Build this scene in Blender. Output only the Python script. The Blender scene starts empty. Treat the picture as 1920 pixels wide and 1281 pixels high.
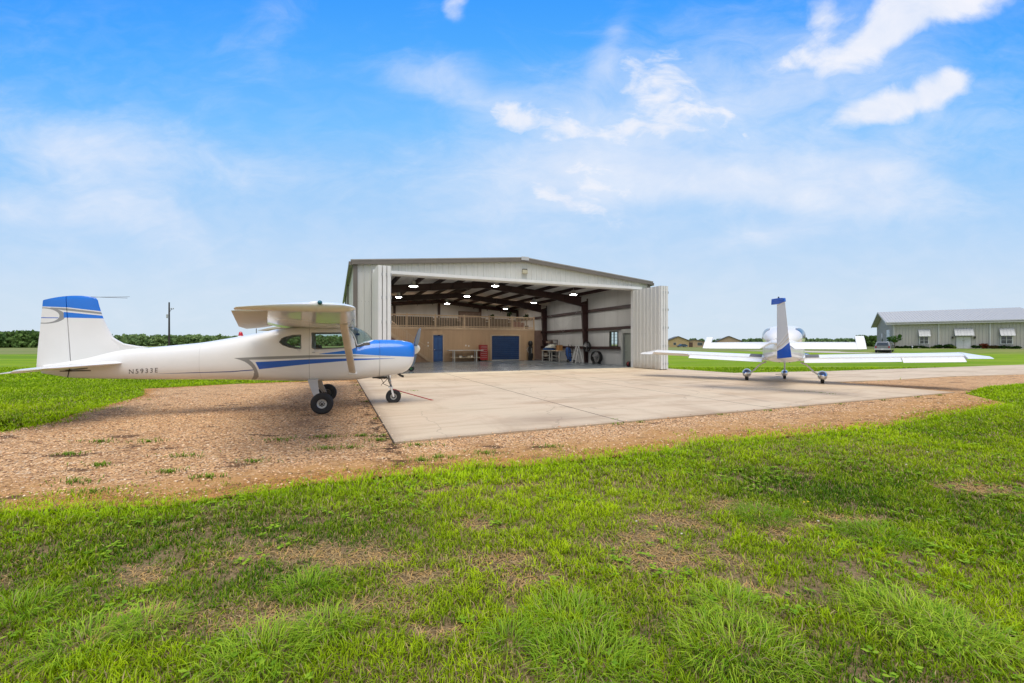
import bpy, bmesh, math, random
import numpy as np
from math import sin, cos, pi, radians, sqrt, atan2
from mathutils import Vector, Matrix

random.seed(7); RNG = np.random.default_rng(11)
S = bpy.context.scene
COL = S.collection

# ---------------------------------------------------------------- camera
CAM_H = 1.45
cam_d = bpy.data.cameras.new('camera'); cam = bpy.data.objects.new('camera', cam_d); COL.objects.link(cam)
cam.location = (0, 0, CAM_H); cam.rotation_euler = (radians(90), 0, 0)
cam_d.sensor_width = 36; cam_d.lens = 785/1920*36; cam_d.shift_y = 4.5/1920
cam_d.clip_start = 0.05; cam_d.clip_end = 4000
S.camera = cam

# ---------------------------------------------------------------- exposure
S.view_settings.view_transform = 'Standard'; S.view_settings.look = 'None'
S.view_settings.gamma = 1; S.view_settings.use_curve_mapping = False
S.view_settings.exposure = 0.06

# ---------------------------------------------------------------- sun
SUN_EL, SUN_AZ = radians(70), radians(165)      # azimuth clockwise from +Y, sun behind the camera, a little right
sun_d = bpy.data.lights.new('sun', 'SUN'); sun = bpy.data.objects.new('sun', sun_d); COL.objects.link(sun)
sun_d.energy = 2.9; sun_d.angle = radians(48); sun_d.color = (1.0, 0.94, 0.85)
sd = Vector((cos(SUN_EL)*sin(SUN_AZ), cos(SUN_EL)*cos(SUN_AZ), sin(SUN_EL)))
sun.rotation_euler = sd.to_track_quat('Z', 'Y').to_euler()

# ---------------------------------------------------------------- node helper
class NT:
    def __init__(s, tree): s.t = tree; s.n = tree.nodes; s.l = tree.links
    def new(s, typ, **kw):
        n = s.n.new(typ)
        for k, v in kw.items(): setattr(n, k, v)
        return n
    def put(s, sock, v):
        if hasattr(v, 'is_linked') or hasattr(v, 'links'): s.l.new(v, sock)
        else:
            try: sock.default_value = v
            except Exception: sock.default_value = (v[0], v[1], v[2], 1) if len(v) == 3 else v
    def m(s, op, a, b=0.0, c=None, clamp=False):
        n = s.new('ShaderNodeMath', operation=op, use_clamp=clamp)
        s.put(n.inputs[0], a); s.put(n.inputs[1], b)
        if c is not None: s.put(n.inputs[2], c)
        return n.outputs[0]
    def mr(s, v, a, b, c=0.0, d=1.0, smooth=False):
        n = s.new('ShaderNodeMapRange', interpolation_type='SMOOTHSTEP' if smooth else 'LINEAR')
        s.put(n.inputs[0], v)
        for i, x in enumerate((a, b, c, d)): s.put(n.inputs[i+1], x)
        return n.outputs[0]
    def mix(s, f, a, b, mode='MIX'):
        n = s.new('ShaderNodeMix', data_type='RGBA', blend_type=mode)
        s.put(n.inputs[0], f)
        for i, x in ((6, a), (7, b)):
            s.put(n.inputs[i], x if hasattr(x, 'is_linked') else (*x[:3], 1))
        return n.outputs[2]
    def noise(s, vec, scale, detail=3, rough=0.55, dist=0.0, dim='3D'):
        n = s.new('ShaderNodeTexNoise', noise_dimensions=dim)
        if vec is not None: s.put(n.inputs['Vector'], vec)
        n.inputs['Scale'].default_value = scale; n.inputs['Detail'].default_value = detail
        n.inputs['Roughness'].default_value = rough; n.inputs['Distortion'].default_value = dist
        return n.outputs[0]
    def noisec(s, vec, scale, detail=3):
        n = s.new('ShaderNodeTexNoise'); s.put(n.inputs['Vector'], vec)
        n.inputs['Scale'].default_value = scale; n.inputs['Detail'].default_value = detail
        return n.outputs[1]
    def vor(s, vec, scale, feature='F1', out=0, rnd=1.0):
        n = s.new('ShaderNodeTexVoronoi', feature=feature); s.put(n.inputs['Vector'], vec)
        n.inputs['Scale'].default_value = scale; n.inputs['Randomness'].default_value = rnd
        return n.outputs[out]
    def scale(s, vec, sc, rot=(0, 0, 0)):
        n = s.new('ShaderNodeMapping'); s.put(n.inputs[0], vec)
        n.inputs['Scale'].default_value = sc; n.inputs['Rotation'].default_value = rot
        return n.outputs[0]
    def xyz(s, vec):
        n = s.new('ShaderNodeSeparateXYZ'); s.put(n.inputs[0], vec); return n.outputs
    def comb(s, x, y, z):
        n = s.new('ShaderNodeCombineXYZ')
        for i, v in enumerate((x, y, z)): s.put(n.inputs[i], v)
        return n.outputs[0]
    def curve(s, v, pts):
        """piecewise linear function through pts [(a, b)]"""
        pts = sorted(pts); a0, a1 = pts[0][0], pts[-1][0]
        b0 = min(p[1] for p in pts); b1 = max(p[1] for p in pts)
        if b1-b0 < 1e-6: return b0
        t = s.mr(v, a0, a1)
        n = s.new('ShaderNodeFloatCurve'); c = n.mapping.curves[0]
        while len(c.points) > 2: c.points.remove(c.points[0])
        q = [((p[0]-a0)/(a1-a0), (p[1]-b0)/(b1-b0)) for p in pts]
        c.points[0].location = q[0]; c.points[-1].location = q[-1]
        for p in q[1:-1]: c.points.new(*p)
        for p in c.points: p.handle_type = 'VECTOR'
        n.mapping.update(); s.put(n.inputs['Value'], t)
        return s.m('MULTIPLY_ADD', n.outputs[0], b1-b0, b0)
    def band(s, par, val, lo, hi, p0, p1):
        """mask: lo(par) < val < hi(par) while p0 < par < p1"""
        L = s.curve(par, lo); H = s.curve(par, hi)
        k = s.m('MULTIPLY', s.m('GREATER_THAN', val, L), s.m('LESS_THAN', val, H))
        k = s.m('MULTIPLY', k, s.m('GREATER_THAN', par, p0))
        return s.m('MULTIPLY', k, s.m('LESS_THAN', par, p1))
    def bump(s, h, strength, dist=0.01):
        n = s.new('ShaderNodeBump'); n.inputs['Strength'].default_value = strength
        n.inputs['Distance'].default_value = dist; s.put(n.inputs['Height'], h); return n.outputs[0]

MATS = {}
def material(name):
    m = bpy.data.materials.new(name); m.use_nodes = True; t = NT(m.node_tree)
    b = t.n.get('Principled BSDF'); o = t.new('ShaderNodeTexCoord').outputs
    return m, t, b, o['Object']

def simple(name, col, rough=0.5, metal=0.0, var=0.12, vscale=3.0, bump=0.0, bscale=60, coat=0.0, emit=0.0, spec=0.5, stretch=(1, 1, 1)):
    if name in MATS: return MATS[name]
    m, t, b, oc = material(name)
    v = t.scale(oc, stretch)
    n = t.noise(v, vscale, 4, 0.6)
    k = t.mr(n, 0.25, 0.75, 1-var, 1+var)
    c = t.mix(1.0, col, t.comb(k, k, k), 'MULTIPLY')
    t.put(b.inputs['Base Color'], c)
    b.inputs['Roughness'].default_value = rough; b.inputs['Metallic'].default_value = metal
    b.inputs['Specular IOR Level'].default_value = spec
    b.inputs['Coat Weight'].default_value = coat; b.inputs['Coat Roughness'].default_value = 0.04
    if bump: t.put(b.inputs['Normal'], t.bump(t.noise(v, bscale, 3), bump, 0.01))
    if emit:
        t.put(b.inputs['Emission Color'], (*col[:3], 1)); b.inputs['Emission Strength'].default_value = emit
    MATS[name] = m; return m

def glass(name, tint=(0.75, 0.8, 0.8), refl=0.5, rough=0.02):
    if name in MATS: return MATS[name]
    m = bpy.data.materials.new(name); m.use_nodes = True; t = NT(m.node_tree)
    t.n.clear(); out = t.new('ShaderNodeOutputMaterial')
    tr = t.new('ShaderNodeBsdfTransparent'); t.put(tr.inputs[0], tint)
    gl = t.new('ShaderNodeBsdfGlossy'); gl.inputs['Roughness'].default_value = rough
    fr = t.new('ShaderNodeLayerWeight'); fr.inputs[0].default_value = .5
    k = t.m('MULTIPLY_ADD', t.m('POWER', fr.outputs['Facing'], 4.5), .75, .05, clamp=True)
    mx = t.new('ShaderNodeMixShader'); t.put(mx.inputs[0], k); t.l.new(tr.outputs[0], mx.inputs[1]); t.l.new(gl.outputs[0], mx.inputs[2])
    t.l.new(mx.outputs[0], out.inputs[0]); MATS[name] = m; return m

# ---------------------------------------------------------------- world: sky and clouds
W = bpy.data.worlds.new('World'); S.world = W; W.use_nodes = True
t = NT(W.node_tree); t.n.clear()
wo = t.new('ShaderNodeOutputWorld'); bg = t.new('ShaderNodeBackground'); t.l.new(bg.outputs[0], wo.inputs[0])
sky = t.new('ShaderNodeTexSky', sky_type='NISHITA'); sky.sun_disc = False
sky.sun_elevation = SUN_EL; sky.sun_rotation = SUN_AZ; sky.air_density = 1.0; sky.dust_density = 1.0; sky.ozone_density = 2.0
d = t.new('ShaderNodeTexCoord').outputs['Generated']
dx, dy, dz = t.xyz(d)
el = t.m('ARCSINE', dz); az = t.m('ARCTAN2', dx, dy)
ramp = t.new('ShaderNodeValToRGB'); t.put(ramp.inputs[0], t.m('ARCTANGENT', t.m('DIVIDE', dz, t.m('MAXIMUM', t.m('ABSOLUTE', dy), .25))))
cr = ramp.color_ramp
STOPS = [(0.0, (.64, .755, .865)), (.12, (.60, .735, .885)), (.23, (.50, .69, .925)), (.36, (.34, .61, .96)), (.48, (.19, .53, 1.0)), (.60, (.085, .42, 1.0)), (.70, (.045, .34, 1.0)), (1.0, (.03, .22, .80))]
cr.elements[0].position = STOPS[0][0]; cr.elements[0].color = (*STOPS[0][1], 1)
cr.elements[1].position = 1.0; cr.elements[1].color = (*STOPS[-1][1], 1)
for p, c in STOPS[1:-1]:
    e = cr.elements.new(p); e.color = (*c, 1)
nish = t.mix(1.0, sky.outputs[0], (0.1, 0.1, 0.1), 'MULTIPLY')
base = t.mix(0.06, ramp.outputs[0], nish)
# clouds: soft noise broken by elongated fields fixed in azimuth / elevation
ydir = t.m('MAXIMUM', dy, .12); sx_ = t.m('DIVIDE', dx, ydir); sz_ = t.m('DIVIDE', dz, ydir)
wn = t.noisec(t.comb(sx_, sz_, 0.0), 3.0, 4); wx, wy, wz = t.xyz(wn)
azw = t.m('MULTIPLY_ADD', t.m('SUBTRACT', wx, 0.5), 0.15, sx_); elw = t.m('MULTIPLY_ADD', t.m('SUBTRACT', wy, 0.5), 0.11, sz_)
def blob(px, py, rx, ry, ang, amp):
    a, e = (px-960)/785, (645-py)/785; rx, ry = rx/785, ry/785
    u = t.m('SUBTRACT', azw, a); v = t.m('SUBTRACT', elw, e); c, s_ = cos(radians(ang)), sin(radians(ang))
    p = t.m('DIVIDE', t.m('ADD', t.m('MULTIPLY', u, c), t.m('MULTIPLY', v, s_)), rx)
    q = t.m('DIVIDE', t.m('SUBTRACT', t.m('MULTIPLY', v, c), t.m('MULTIPLY', u, s_)), ry)
    r = t.m('ADD', t.m('MULTIPLY', p, p), t.m('MULTIPLY', q, q))
    return t.m('MULTIPLY', t.m('POWER', 2.718, t.m('MULTIPLY', r, -1.0)), amp)
def total(lst):
    acc = 0.0
    for b_ in lst: acc = t.m('ADD', acc, blob(*b_)) if acc != 0.0 else blob(*b_)
    return acc
hard = total([(1780, 5, 130, 48, 12, 1.15), (1690, 45, 105, 52, 22, 1.0), (1610, 95, 90, 36, 28, .62), (1528, 30, 38, 42, 0, .80), (1485, 105, 50, 28, 15, .62), (1540, 140, 80, 40, 0, .42), (1700, 190, 130, 32, 13, 1.05), (1630, 222, 75, 26, 18, .75), (1780, 165, 50, 26, 10, .7), (1445, 170, 26, 26, 0, .6), (840, 30, 22, 26, 35, .55), (862, 10, 22, 14, 10, .55), (1300, 142, 50, 26, 15, .7)])
mid = total([(1225, 140, 90, 45, 15, .85), (1240, 235, 130, 62, 22, 1.1), (1035, 232, 100, 36, -12, .95), (1095, 345, 110, 38, -8, .85), (1070, 385, 110, 22, -20, .7), (1330, 310, 130, 40, 28, .6), (960, 215, 60, 26, -30, .5)])
soft = total([(830, 150, 130, 42, -14, .75), (1150, 240, 330, 140, 20, .85), (1400, 350, 250, 34, -6, .85), (1600, 320, 160, 34, -8, .7), (150, 262, 260, 55, -10, .85), (260, 395, 180, 50, -30, .6),
              (1180, 350, 300, 70, 0, .5), (1600, 100, 300, 120, 20, .5), (1440, 440, 140, 22, 8, .6), (1700, 390, 160, 28, 0, .55), (480, 90, 60, 160, -38, .3), (1140, 90, 26, 70, -25, .45), (60, 385, 190, 50, -5, .6), (500, 330, 300, 60, 0, .25), (1700, 250, 250, 100, 10, .5)])
cv = t.comb(azw, elw, 0.0)
n1 = t.noise(t.scale(cv, (1, 1.25, 1)), 6.5, 9, 0.60, 0.35)
n2 = t.noise(t.scale(cv, (1.0, 2.4, 1), (0, 0, radians(22))), 5.0, 8, 0.64, 0.6)
n3 = t.noise(t.scale(cv, (1.3, 2.8, 1), (0, 0, radians(-38))), 8.0, 7, 0.6, 0.4)
c1 = t.mr(t.m('ADD', hard, t.m('MULTIPLY', t.m('SUBTRACT', n1, .5), 2.1)), 0.05, 1.25, 0, 1, True)
c1 = t.m('MULTIPLY', c1, t.mr(hard, .10, .38, 0, 1, True))
cm = t.m('MULTIPLY', t.mr(t.m('ADD', mid, t.m('ADD', t.m('MULTIPLY', t.m('SUBTRACT', n1, .5), 1.6), t.m('MULTIPLY', t.m('SUBTRACT', n3, .5), 2.0))), 0.05, 1.35, 0, 1, True), .95)
cm = t.m('MULTIPLY', cm, t.mr(mid, .04, .30, 0, 1, True))
c2 = t.m('MULTIPLY', t.mr(t.m('ADD', soft, t.m('MULTIPLY', t.m('SUBTRACT', n2, .5), 1.1)), 0.02, 1.25, 0, 1, True), 0.66)
veil = t.m('MULTIPLY', t.mr(n3, .40, .75), t.mr(el, .62, .30, 0, .16))
cc = t.m('MAXIMUM', t.m('MAXIMUM', t.m('MULTIPLY', c1, 0.94), cm), t.m('ADD', c2, veil))
shade = t.mix(t.mr(n1, .35, .75), (.74, .80, .93), (.93, .92, .955))
col = t.mix(cc, base, shade)
over = t.m('MULTIPLY', t.m('MAXIMUM', t.mr(dz, .68, .84, 0, 1, True), t.mr(dy, .05, -.30, 0, 1, True)), t.mr(t.noise(t.scale(d, (1, 1, 2)), 2.6, 5, .55), .25, .55))  # pale cloud added out of view, overhead and behind, to neutralise the fill
col = t.mix(t.m('MULTIPLY', over, .85), col, (.80, .79, .77))
col = t.mix(t.mr(dz, -0.02, 0.0), (.35, .42, .25), col)
t.put(bg.inputs[0], col); bg.inputs[1].default_value = 1.0

# ---------------------------------------------------------------- mesh helpers
def tag(o, label=None, cat=None, group=None, kind=None):
    if label: o['label'] = label
    if cat: o['category'] = cat
    if group: o['group'] = group
    if kind: o['kind'] = kind
    return o
def thing(name, label, cat, loc=(0, 0, 0), rz=0.0, group=None):
    o = bpy.data.objects.new(name, None); COL.objects.link(o); o.empty_display_size = .3
    o.location = loc; o.rotation_euler = (0, 0, rz); return tag(o, label, cat, group)
def raw(name, verts, faces, mat, parent=None, smooth=False, mi=None):
    me = bpy.data.meshes.new(name); me.from_pydata([tuple(v) for v in verts], [], faces)
    for m in (mat if isinstance(mat, (list, tuple)) else [mat]): me.materials.append(m)
    if mi: me.polygons.foreach_set('material_index', mi)
    if smooth is True: me.shade_smooth()
    elif smooth:
        me.shade_smooth()
        if hasattr(me, 'set_sharp_from_angle'): me.set_sharp_from_angle(angle=radians(smooth))
    me.update(); o = bpy.data.objects.new(name, me); COL.objects.link(o)
    if parent: o.parent = parent
    return o
class MB:
    def __init__(s): s.v = []; s.f = []; s.m = []; s.k = 0
    def add(s, vs, fs):
        n = len(s.v); s.v += [tuple(v) for v in vs]; s.f += [tuple(i+n for i in f) for f in fs]; s.m += [s.k]*len(fs); return s
    def box(s, a, b, M=None):
        x0, y0, z0 = a; x1, y1, z1 = b
        vs = [(x0, y0, z0), (x1, y0, z0), (x1, y1, z0), (x0, y1, z0), (x0, y0, z1), (x1, y0, z1), (x1, y1, z1), (x0, y1, z1)]
        if M is not None: vs = [M @ Vector(v) for v in vs]
        return s.add(vs, [(0, 3, 2, 1), (4, 5, 6, 7), (0, 1, 5, 4), (1, 2, 6, 5), (2, 3, 7, 6), (3, 0, 4, 7)])
    def bar(s, p, q, w, h, up=(0, 0, 1)):
        p, q = Vector(p), Vector(q); d = (q-p); L = d.length; d.normalize(); u = Vector(up)
        r = d.cross(u); r = r.normalized() if r.length > 1e-5 else Vector((1, 0, 0)); u = r.cross(d)
        vs = [p+r*(a*w/2)+u*(b*h/2)+d*c for c in (0, L) for a, b in ((-1, -1), (1, -1), (1, 1), (-1, 1))]
        return s.add(vs, [(0, 3, 2, 1), (4, 5, 6, 7), (0, 1, 5, 4), (1, 2, 6, 5), (2, 3, 7, 6), (3, 0, 4, 7)])
    def tube(s, pts, r, n=10, cap=True):
        pts = [Vector(p) for p in pts]; rs = r if isinstance(r, (list, tuple)) else [r]*len(pts)
        vs = []
        for i, p in enumerate(pts):
            d = (pts[min(i+1, len(pts)-1)]-pts[max(i-1, 0)]).normalized()
            a = d.cross(Vector((0, 0, 1))); a = a.normalized() if a.length > 1e-3 else Vector((1, 0, 0)); b = d.cross(a)
            vs += [p+(a*cos(2*pi*k/n)+b*sin(2*pi*k/n))*rs[i] for k in range(n)]
        fs = [(i*n+k, i*n+(k+1) % n, (i+1)*n+(k+1) % n, (i+1)*n+k) for i in range(len(pts)-1) for k in range(n)]
        if cap: fs += [tuple(range(n))[::-1], tuple((len(pts)-1)*n+k for k in range(n))]
        return s.add(vs, fs)
    def lathe(s, prof, M=None, n=28):
        """prof [(r, h)] about local Z, optional matrix"""
        vs = [Vector((r*cos(2*pi*k/n), r*sin(2*pi*k/n), h)) for r, h in prof for k in range(n)]
        if M is not None: vs = [M @ v for v in vs]
        return s.add(vs, [(i*n+k, i*n+(k+1) % n, (i+1)*n+(k+1) % n, (i+1)*n+k) for i in range(len(prof)-1) for k in range(n)])
    def prism(s, pts, f0, f1):
        """pts 2d; f0, f1 map a 2d point to 3d for the two ends"""
        n = len(pts); vs = [f0(*p) for p in pts]+[f1(*p) for p in pts]
        fs = [tuple(range(n))[::-1], tuple(range(n, 2*n))]+[(i, (i+1) % n, n+(i+1) % n, n+i) for i in range(n)]
        return s.add(vs, fs)
    def build(s, name, mat, parent=None, smooth=False, bevel=0.0):
        o = raw(name, s.v, s.f, mat, parent, smooth, s.m if isinstance(mat, (list, tuple)) else None)
        bm = bmesh.new(); bm.from_mesh(o.data); bmesh.ops.recalc_face_normals(bm, faces=bm.faces); bm.to_mesh(o.data); bm.free()
        if bevel:
            b = o.modifiers.new('bevel', 'BEVEL'); b.width = bevel; b.segments = 2; b.limit_method = 'ANGLE'
        return o
def lerp(a, b, k): return a+(b-a)*k
def interp(x, pts):
    xs = [p[0] for p in pts]
    if x <= xs[0]: return pts[0][1]
    for (a, u), (b, v) in zip(pts, pts[1:]):
        if x <= b: return lerp(u, v, (x-a)/(b-a))
    return pts[-1][1]
def icrom(x, xs, ys):
    """smooth monotone-ish cubic through samples"""
    n = len(xs)
    if x <= xs[0]: return ys[0]
    if x >= xs[-1]: return ys[-1]
    i = max(k for k in range(n-1) if xs[k] <= x)
    h = xs[i+1]-xs[i]; k = (x-xs[i])/h; dl = (ys[i+1]-ys[i])/h
    def tan(j):
        if j == 0: return (ys[1]-ys[0])/(xs[1]-xs[0])
        if j == n-1: return (ys[-1]-ys[-2])/(xs[-1]-xs[-2])
        a = (ys[j]-ys[j-1])/(xs[j]-xs[j-1]); b = (ys[j+1]-ys[j])/(xs[j+1]-xs[j])
        return 0 if a*b <= 0 else 2*a*b/(a+b)
    m0, m1 = tan(i), tan(i+1)
    return (2*k**3-3*k*k+1)*ys[i]+(k**3-2*k*k+k)*h*m0+(-2*k**3+3*k*k)*ys[i+1]+(k**3-k*k)*h*m1

# ---------------------------------------------------------------- frames
D2 = Vector((.9219, .3875, 0)); D1 = Vector((-.3875, .9219, 0)); P0 = Vector((-1.721, 6.087, 0)); HANG = atan2(.3875, .9219)
def H(u, v, z=0.0): return P0+D2*u+D1*v+Vector((0, 0, z))

# ---------------------------------------------------------------- shared materials
WHITE_PAINT = simple('white_aircraft_paint', (.80, .795, .785), .22, var=.03, vscale=1.5, coat=.6)
BLUE_PAINT = simple('blue_aircraft_paint', (.008, .16, .62), .18, var=.05, coat=.7)
RUBBER = simple('tyre_rubber', (.022, .022, .023), .75, var=.2, vscale=12)
STEEL = simple('brushed_steel', (.42, .42, .43), .32, metal=.9, var=.12)
ALU = simple('light_alloy', (.55, .55, .54), .35, metal=.6, var=.12)
DARKM = simple('dark_steel', (.05, .045, .04), .5, metal=.4, var=.3)
MAROON = simple('red_oxide_primer_steel', (.036, .013, .012), .5, var=.25, vscale=2)
LINER = simple('white_wall_liner', (.50, .495, .485), .55, var=.10, vscale=1.2, stretch=(1, 1, .2), bump=.25, bscale=5)
def siding():
    m, t, b, oc = material('pale_ribbed_steel_siding'); x, y, z = t.xyz(oc)
    n = t.noise(t.scale(oc, (6, 6, .35)), 1.0, 5, .6); c = t.mix(t.mr(n, .3, .7), (.63, .63, .60), (.56, .56, .53))
    c = t.mix(t.m('MULTIPLY', t.mr(z, .55, .0), t.mr(t.noise(oc, 3, 4, .7), .3, .6, .2, .8)), c, (.33, .25, .17))
    c = t.mix(t.m('MULTIPLY', t.mr(t.noise(t.scale(oc, (9, 9, .12)), 1.0, 4, .7), .58, .75), .35), c, (.38, .34, .27))
    sc = t.m('MULTIPLY', t.m('LESS_THAN', t.m('ABSOLUTE', t.m('SUBTRACT', t.m('FRACT', t.m('DIVIDE', z, 1.37)), .5)), .008), t.m('GREATER_THAN', t.m('FRACT', t.m('MULTIPLY', t.m('ADD', x, y), 6.56)), .82)); c = t.mix(t.m('MULTIPLY', sc, .6), c, (.2, .19, .17))
    t.put(b.inputs['Base Color'], c); b.inputs['Roughness'].default_value = .45; t.put(b.inputs['Normal'], t.bump(t.noise(oc, 2.5, 3), .12, .03)); return m
SIDING = siding()
_unused = simple('pale_ribbed_steel_siding', (.64, .615, .55), .42, var=.05, vscale=.8, stretch=(1, 1, .25))
WTRIM = simple('white_steel_trim', (.70, .70, .69), .4, var=.05)
BTRIM = simple('brown_steel_trim', (.155, .135, .118), .4, var=.1)
TAN = simple('tan_plywood_siding', (.42, .275, .16), .6, var=.10, vscale=2.5, stretch=(1, 1, .15))
TANW = simple('tan_painted_timber', (.46, .33, .215), .6, var=.12)
DOORB = simple('blue_door_paint', (.012, .055, .19), .4, var=.1)
BLACK = simple('black_plastic', (.012, .012, .013), .4, var=.2)
FARW = simple('white_plastic', (.7, .7, .68), .4, var=.06)
DGLASS = simple('dark_window_glass', (.03, .04, .045), .06, var=.2, spec=.9)

# ================================================================= GROUND
def vnoise(x, y, seed=0):
    """cheap smooth value noise, numpy arrays"""
    xi = np.floor(x).astype(np.int64); yi = np.floor(y).astype(np.int64); fx = x-xi; fy = y-yi
    fx = fx*fx*(3-2*fx); fy = fy*fy*(3-2*fy)
    def h(a, b):
        n = (a*374761393+b*668265263+seed*1442695041) & 0xffffffff
        n = ((n ^ (n >> 13))*1274126177) & 0xffffffff
        return ((n ^ (n >> 16)) & 0xffff)/65535.0
    return (h(xi, yi)*(1-fx)+h(xi+1, yi)*fx)*(1-fy)+(h(xi, yi+1)*(1-fx)+h(xi+1, yi+1)*fx)*fy
def fbm(x, y, seed=0):
    return (vnoise(x, y, seed)+.5*vnoise(x*2.1, y*2.1, seed+1)+.25*vnoise(x*4.3, y*4.3, seed+2))/1.75

BC = Vector((68.2, 75.0, 0)); BL = Vector((.809, -.588, 0)); BG = Vector((.588, .809, 0))   # the grey building's near corner and axes
def ground_z(x, y):
    """flat field with a low pad under the grey building"""
    a = (x-BC.x)*BL.x+(y-BC.y)*BL.y; b = (x-BC.x)*BG.x+(y-BC.y)*BG.y
    da = np.maximum(np.maximum(-1.0-a, a-60), 0); db = np.maximum(np.maximum(-3.0-b, b-30), 0)
    dd = np.sqrt(da*da+db*db); k = np.clip(1-dd/7.0, 0, 1); return 0.70*k*k*(3-2*k)-.03

GRAVEL = [(-16, 4.2), (-7.5, 3.2), (-4.46, 3.65), (-3.92, 3.74), (-3.12, 3.80), (-2.57, 4.12), (-2.11, 4.39), (-1.76, 4.46), (-1.4, 4.63), (-.64, 4.76), (-.49, 4.99), (.23, 5.04), (.6, 5.2), (1.68, 5.57), (1.99, 5.72), (3.07, 6.29), (3.25, 6.29), (4.86, 6.78), (6.83, 7.49), (8.8, 8.56), (11.6, 9.9), (12.3, 10.5), (12.7, 11.3), (13.3, 12.3),
          (15.92, 14.13), (18.87, 15.43), (24, 18.2), (32, 22.0), (32, 23.3), (24.2, 19.79), (19.29, 18.49), (15.08, 16.65), (12.07, 15.72), (6.34, 14.2), (-3, 12), (-6.2, 17.05), (-7.85, 16.35), (-10.11, 15.18), (-11.86, 13.55), (-10.31, 11.73), (-9.22, 8.89), (-8.55, 7.8), (-8.49, 6.94), (-10, 6.2), (-16, 6.6)]
APRON = [(0, 0), (16.15, 0.08), (16.45, 3.54), (19.58, 3.23), (24.18, 3.29), (29.21, 2.59), (46, 1.2), (120, -4.8), (120, 1.0), (44.3, 6.6), (23.1, 7.6), (17.3, 8.5), (16.95, 14.28), (0, 14.28)]   # in u, v
APW = [tuple(H(u, v))[:2] for u, v in APRON]
def inside(px, py, poly):
    px = np.asarray(px, float); py = np.asarray(py, float); r = np.zeros(px.shape, bool); n = len(poly)
    for i in range(n):
        x0, y0 = poly[i]; x1, y1 = poly[(i+1) % n]
        if y0 == y1: continue
        c = ((y0 > py) != (y1 > py)) & (px < (x1-x0)*(py-y0)/(y1-y0)+x0); r ^= c
    return r
def edge_dist(px, py, poly):
    px = np.asarray(px, float); py = np.asarray(py, float); best = np.full(px.shape, 1e9); n = len(poly)
    for i in range(n):
        x0, y0 = poly[i]; x1, y1 = poly[(i+1) % n]; vx, vy = x1-x0, y1-y0; L = vx*vx+vy*vy+1e-9
        k = np.clip(((px-x0)*vx+(py-y0)*vy)/L, 0, 1); best = np.minimum(best, np.hypot(px-x0-k*vx, py-y0-k*vy))
    return best

# ground material: mown grass with dry patches, strips farther out
m, t, b, oc = material('mown_grass_ground')
x, y, z = t.xyz(oc)
nA = t.noise(oc, .9, 5, .6); nB = t.noise(oc, 9, 4, .7); nC = t.noise(t.scale(oc, (.05, .22, 1)), 1.0, 4, .6); nD = t.noise(oc, 55, 3, .7)
near = t.mix(t.mr(nB, .35, .7), (.085, .060, .028), (.20, .140, .065))
near = t.mix(t.mr(nD, .35, .65), near, (.30, .215, .115))
far = t.mix(t.mr(nC, .35, .65), (.17, .31, .006), (.31, .43, .015))
far = t.mix(t.mr(nD, .3, .75), far, t.mix(1.0, far, (.5, .55, .45), 'MULTIPLY')); far = t.mix(t.m('MULTIPLY', t.mr(t.noise(oc, .35, 5, .7), .5, .72), .55), far, (.30, .27, .10))
strip = t.m('MULTIPLY', t.m('GREATER_THAN', t.noise(t.scale(oc, (.008, .06, 1), (0, 0, .35)), 1.0, 2), .56), .55)
far = t.mix(strip, far, (.08, .19, .008))
dist = t.m('SQRT', t.m('ADD', t.m('MULTIPLY', x, x), t.m('MULTIPLY', y, y)))
meadow = t.mix(t.mr(t.noise(t.scale(oc, (.02, .3, 1)), 1.0, 3), .4, .6), (.15, .21, .05), (.25, .24, .10))
far = t.mix(t.mr(dist, 88, 100), far, meadow)
c = t.mix(t.mr(dist, 9, 26, 0, 1, True), near, far)
t.put(b.inputs['Base Color'], c); b.inputs['Roughness'].default_value = .9; b.inputs['Specular IOR Level'].default_value = .1
t.put(b.inputs['Normal'], t.bump(t.m('ADD', nB, t.m('MULTIPLY', nD, .5)), .8, .04))
GRASSM = m
# one sheet with denser cells near the camera, reaching the horizon
def axis_pts():
    a = [0.0]; s_ = .6
    while a[-1] < 1500: a.append(a[-1]+s_); s_ = min(s_*1.06, 120) if a[-1] > 12 else s_
    return a
ax = axis_pts(); gx = np.array([-q for q in ax[:0:-1]]+ax); gy = np.array([-q for q in ax[:0:-1]]+ax)
extra = np.arange(40, 130, 2.0); gx = np.unique(np.concatenate([gx, extra])); gy = np.unique(np.concatenate([gy, extra]))
X, Y = np.meshgrid(gx, gy, indexing='ij'); Z = ground_z(X, Y)+np.where(np.hypot(X, Y) < 7, (fbm(X*.8, Y*.8, 5)-.5)*.03, 0)
nx_, ny_ = X.shape; idx = np.arange(nx_*ny_).reshape(nx_, ny_)
fs = np.stack([idx[:-1, :-1], idx[1:, :-1], idx[1:, 1:], idx[:-1, 1:]], -1).reshape(-1, 4)
g = raw('ground', np.stack([X, Y, Z], -1).reshape(-1, 3).tolist(), fs.tolist(), GRASSM, smooth=True); tag(g, kind='structure')

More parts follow.
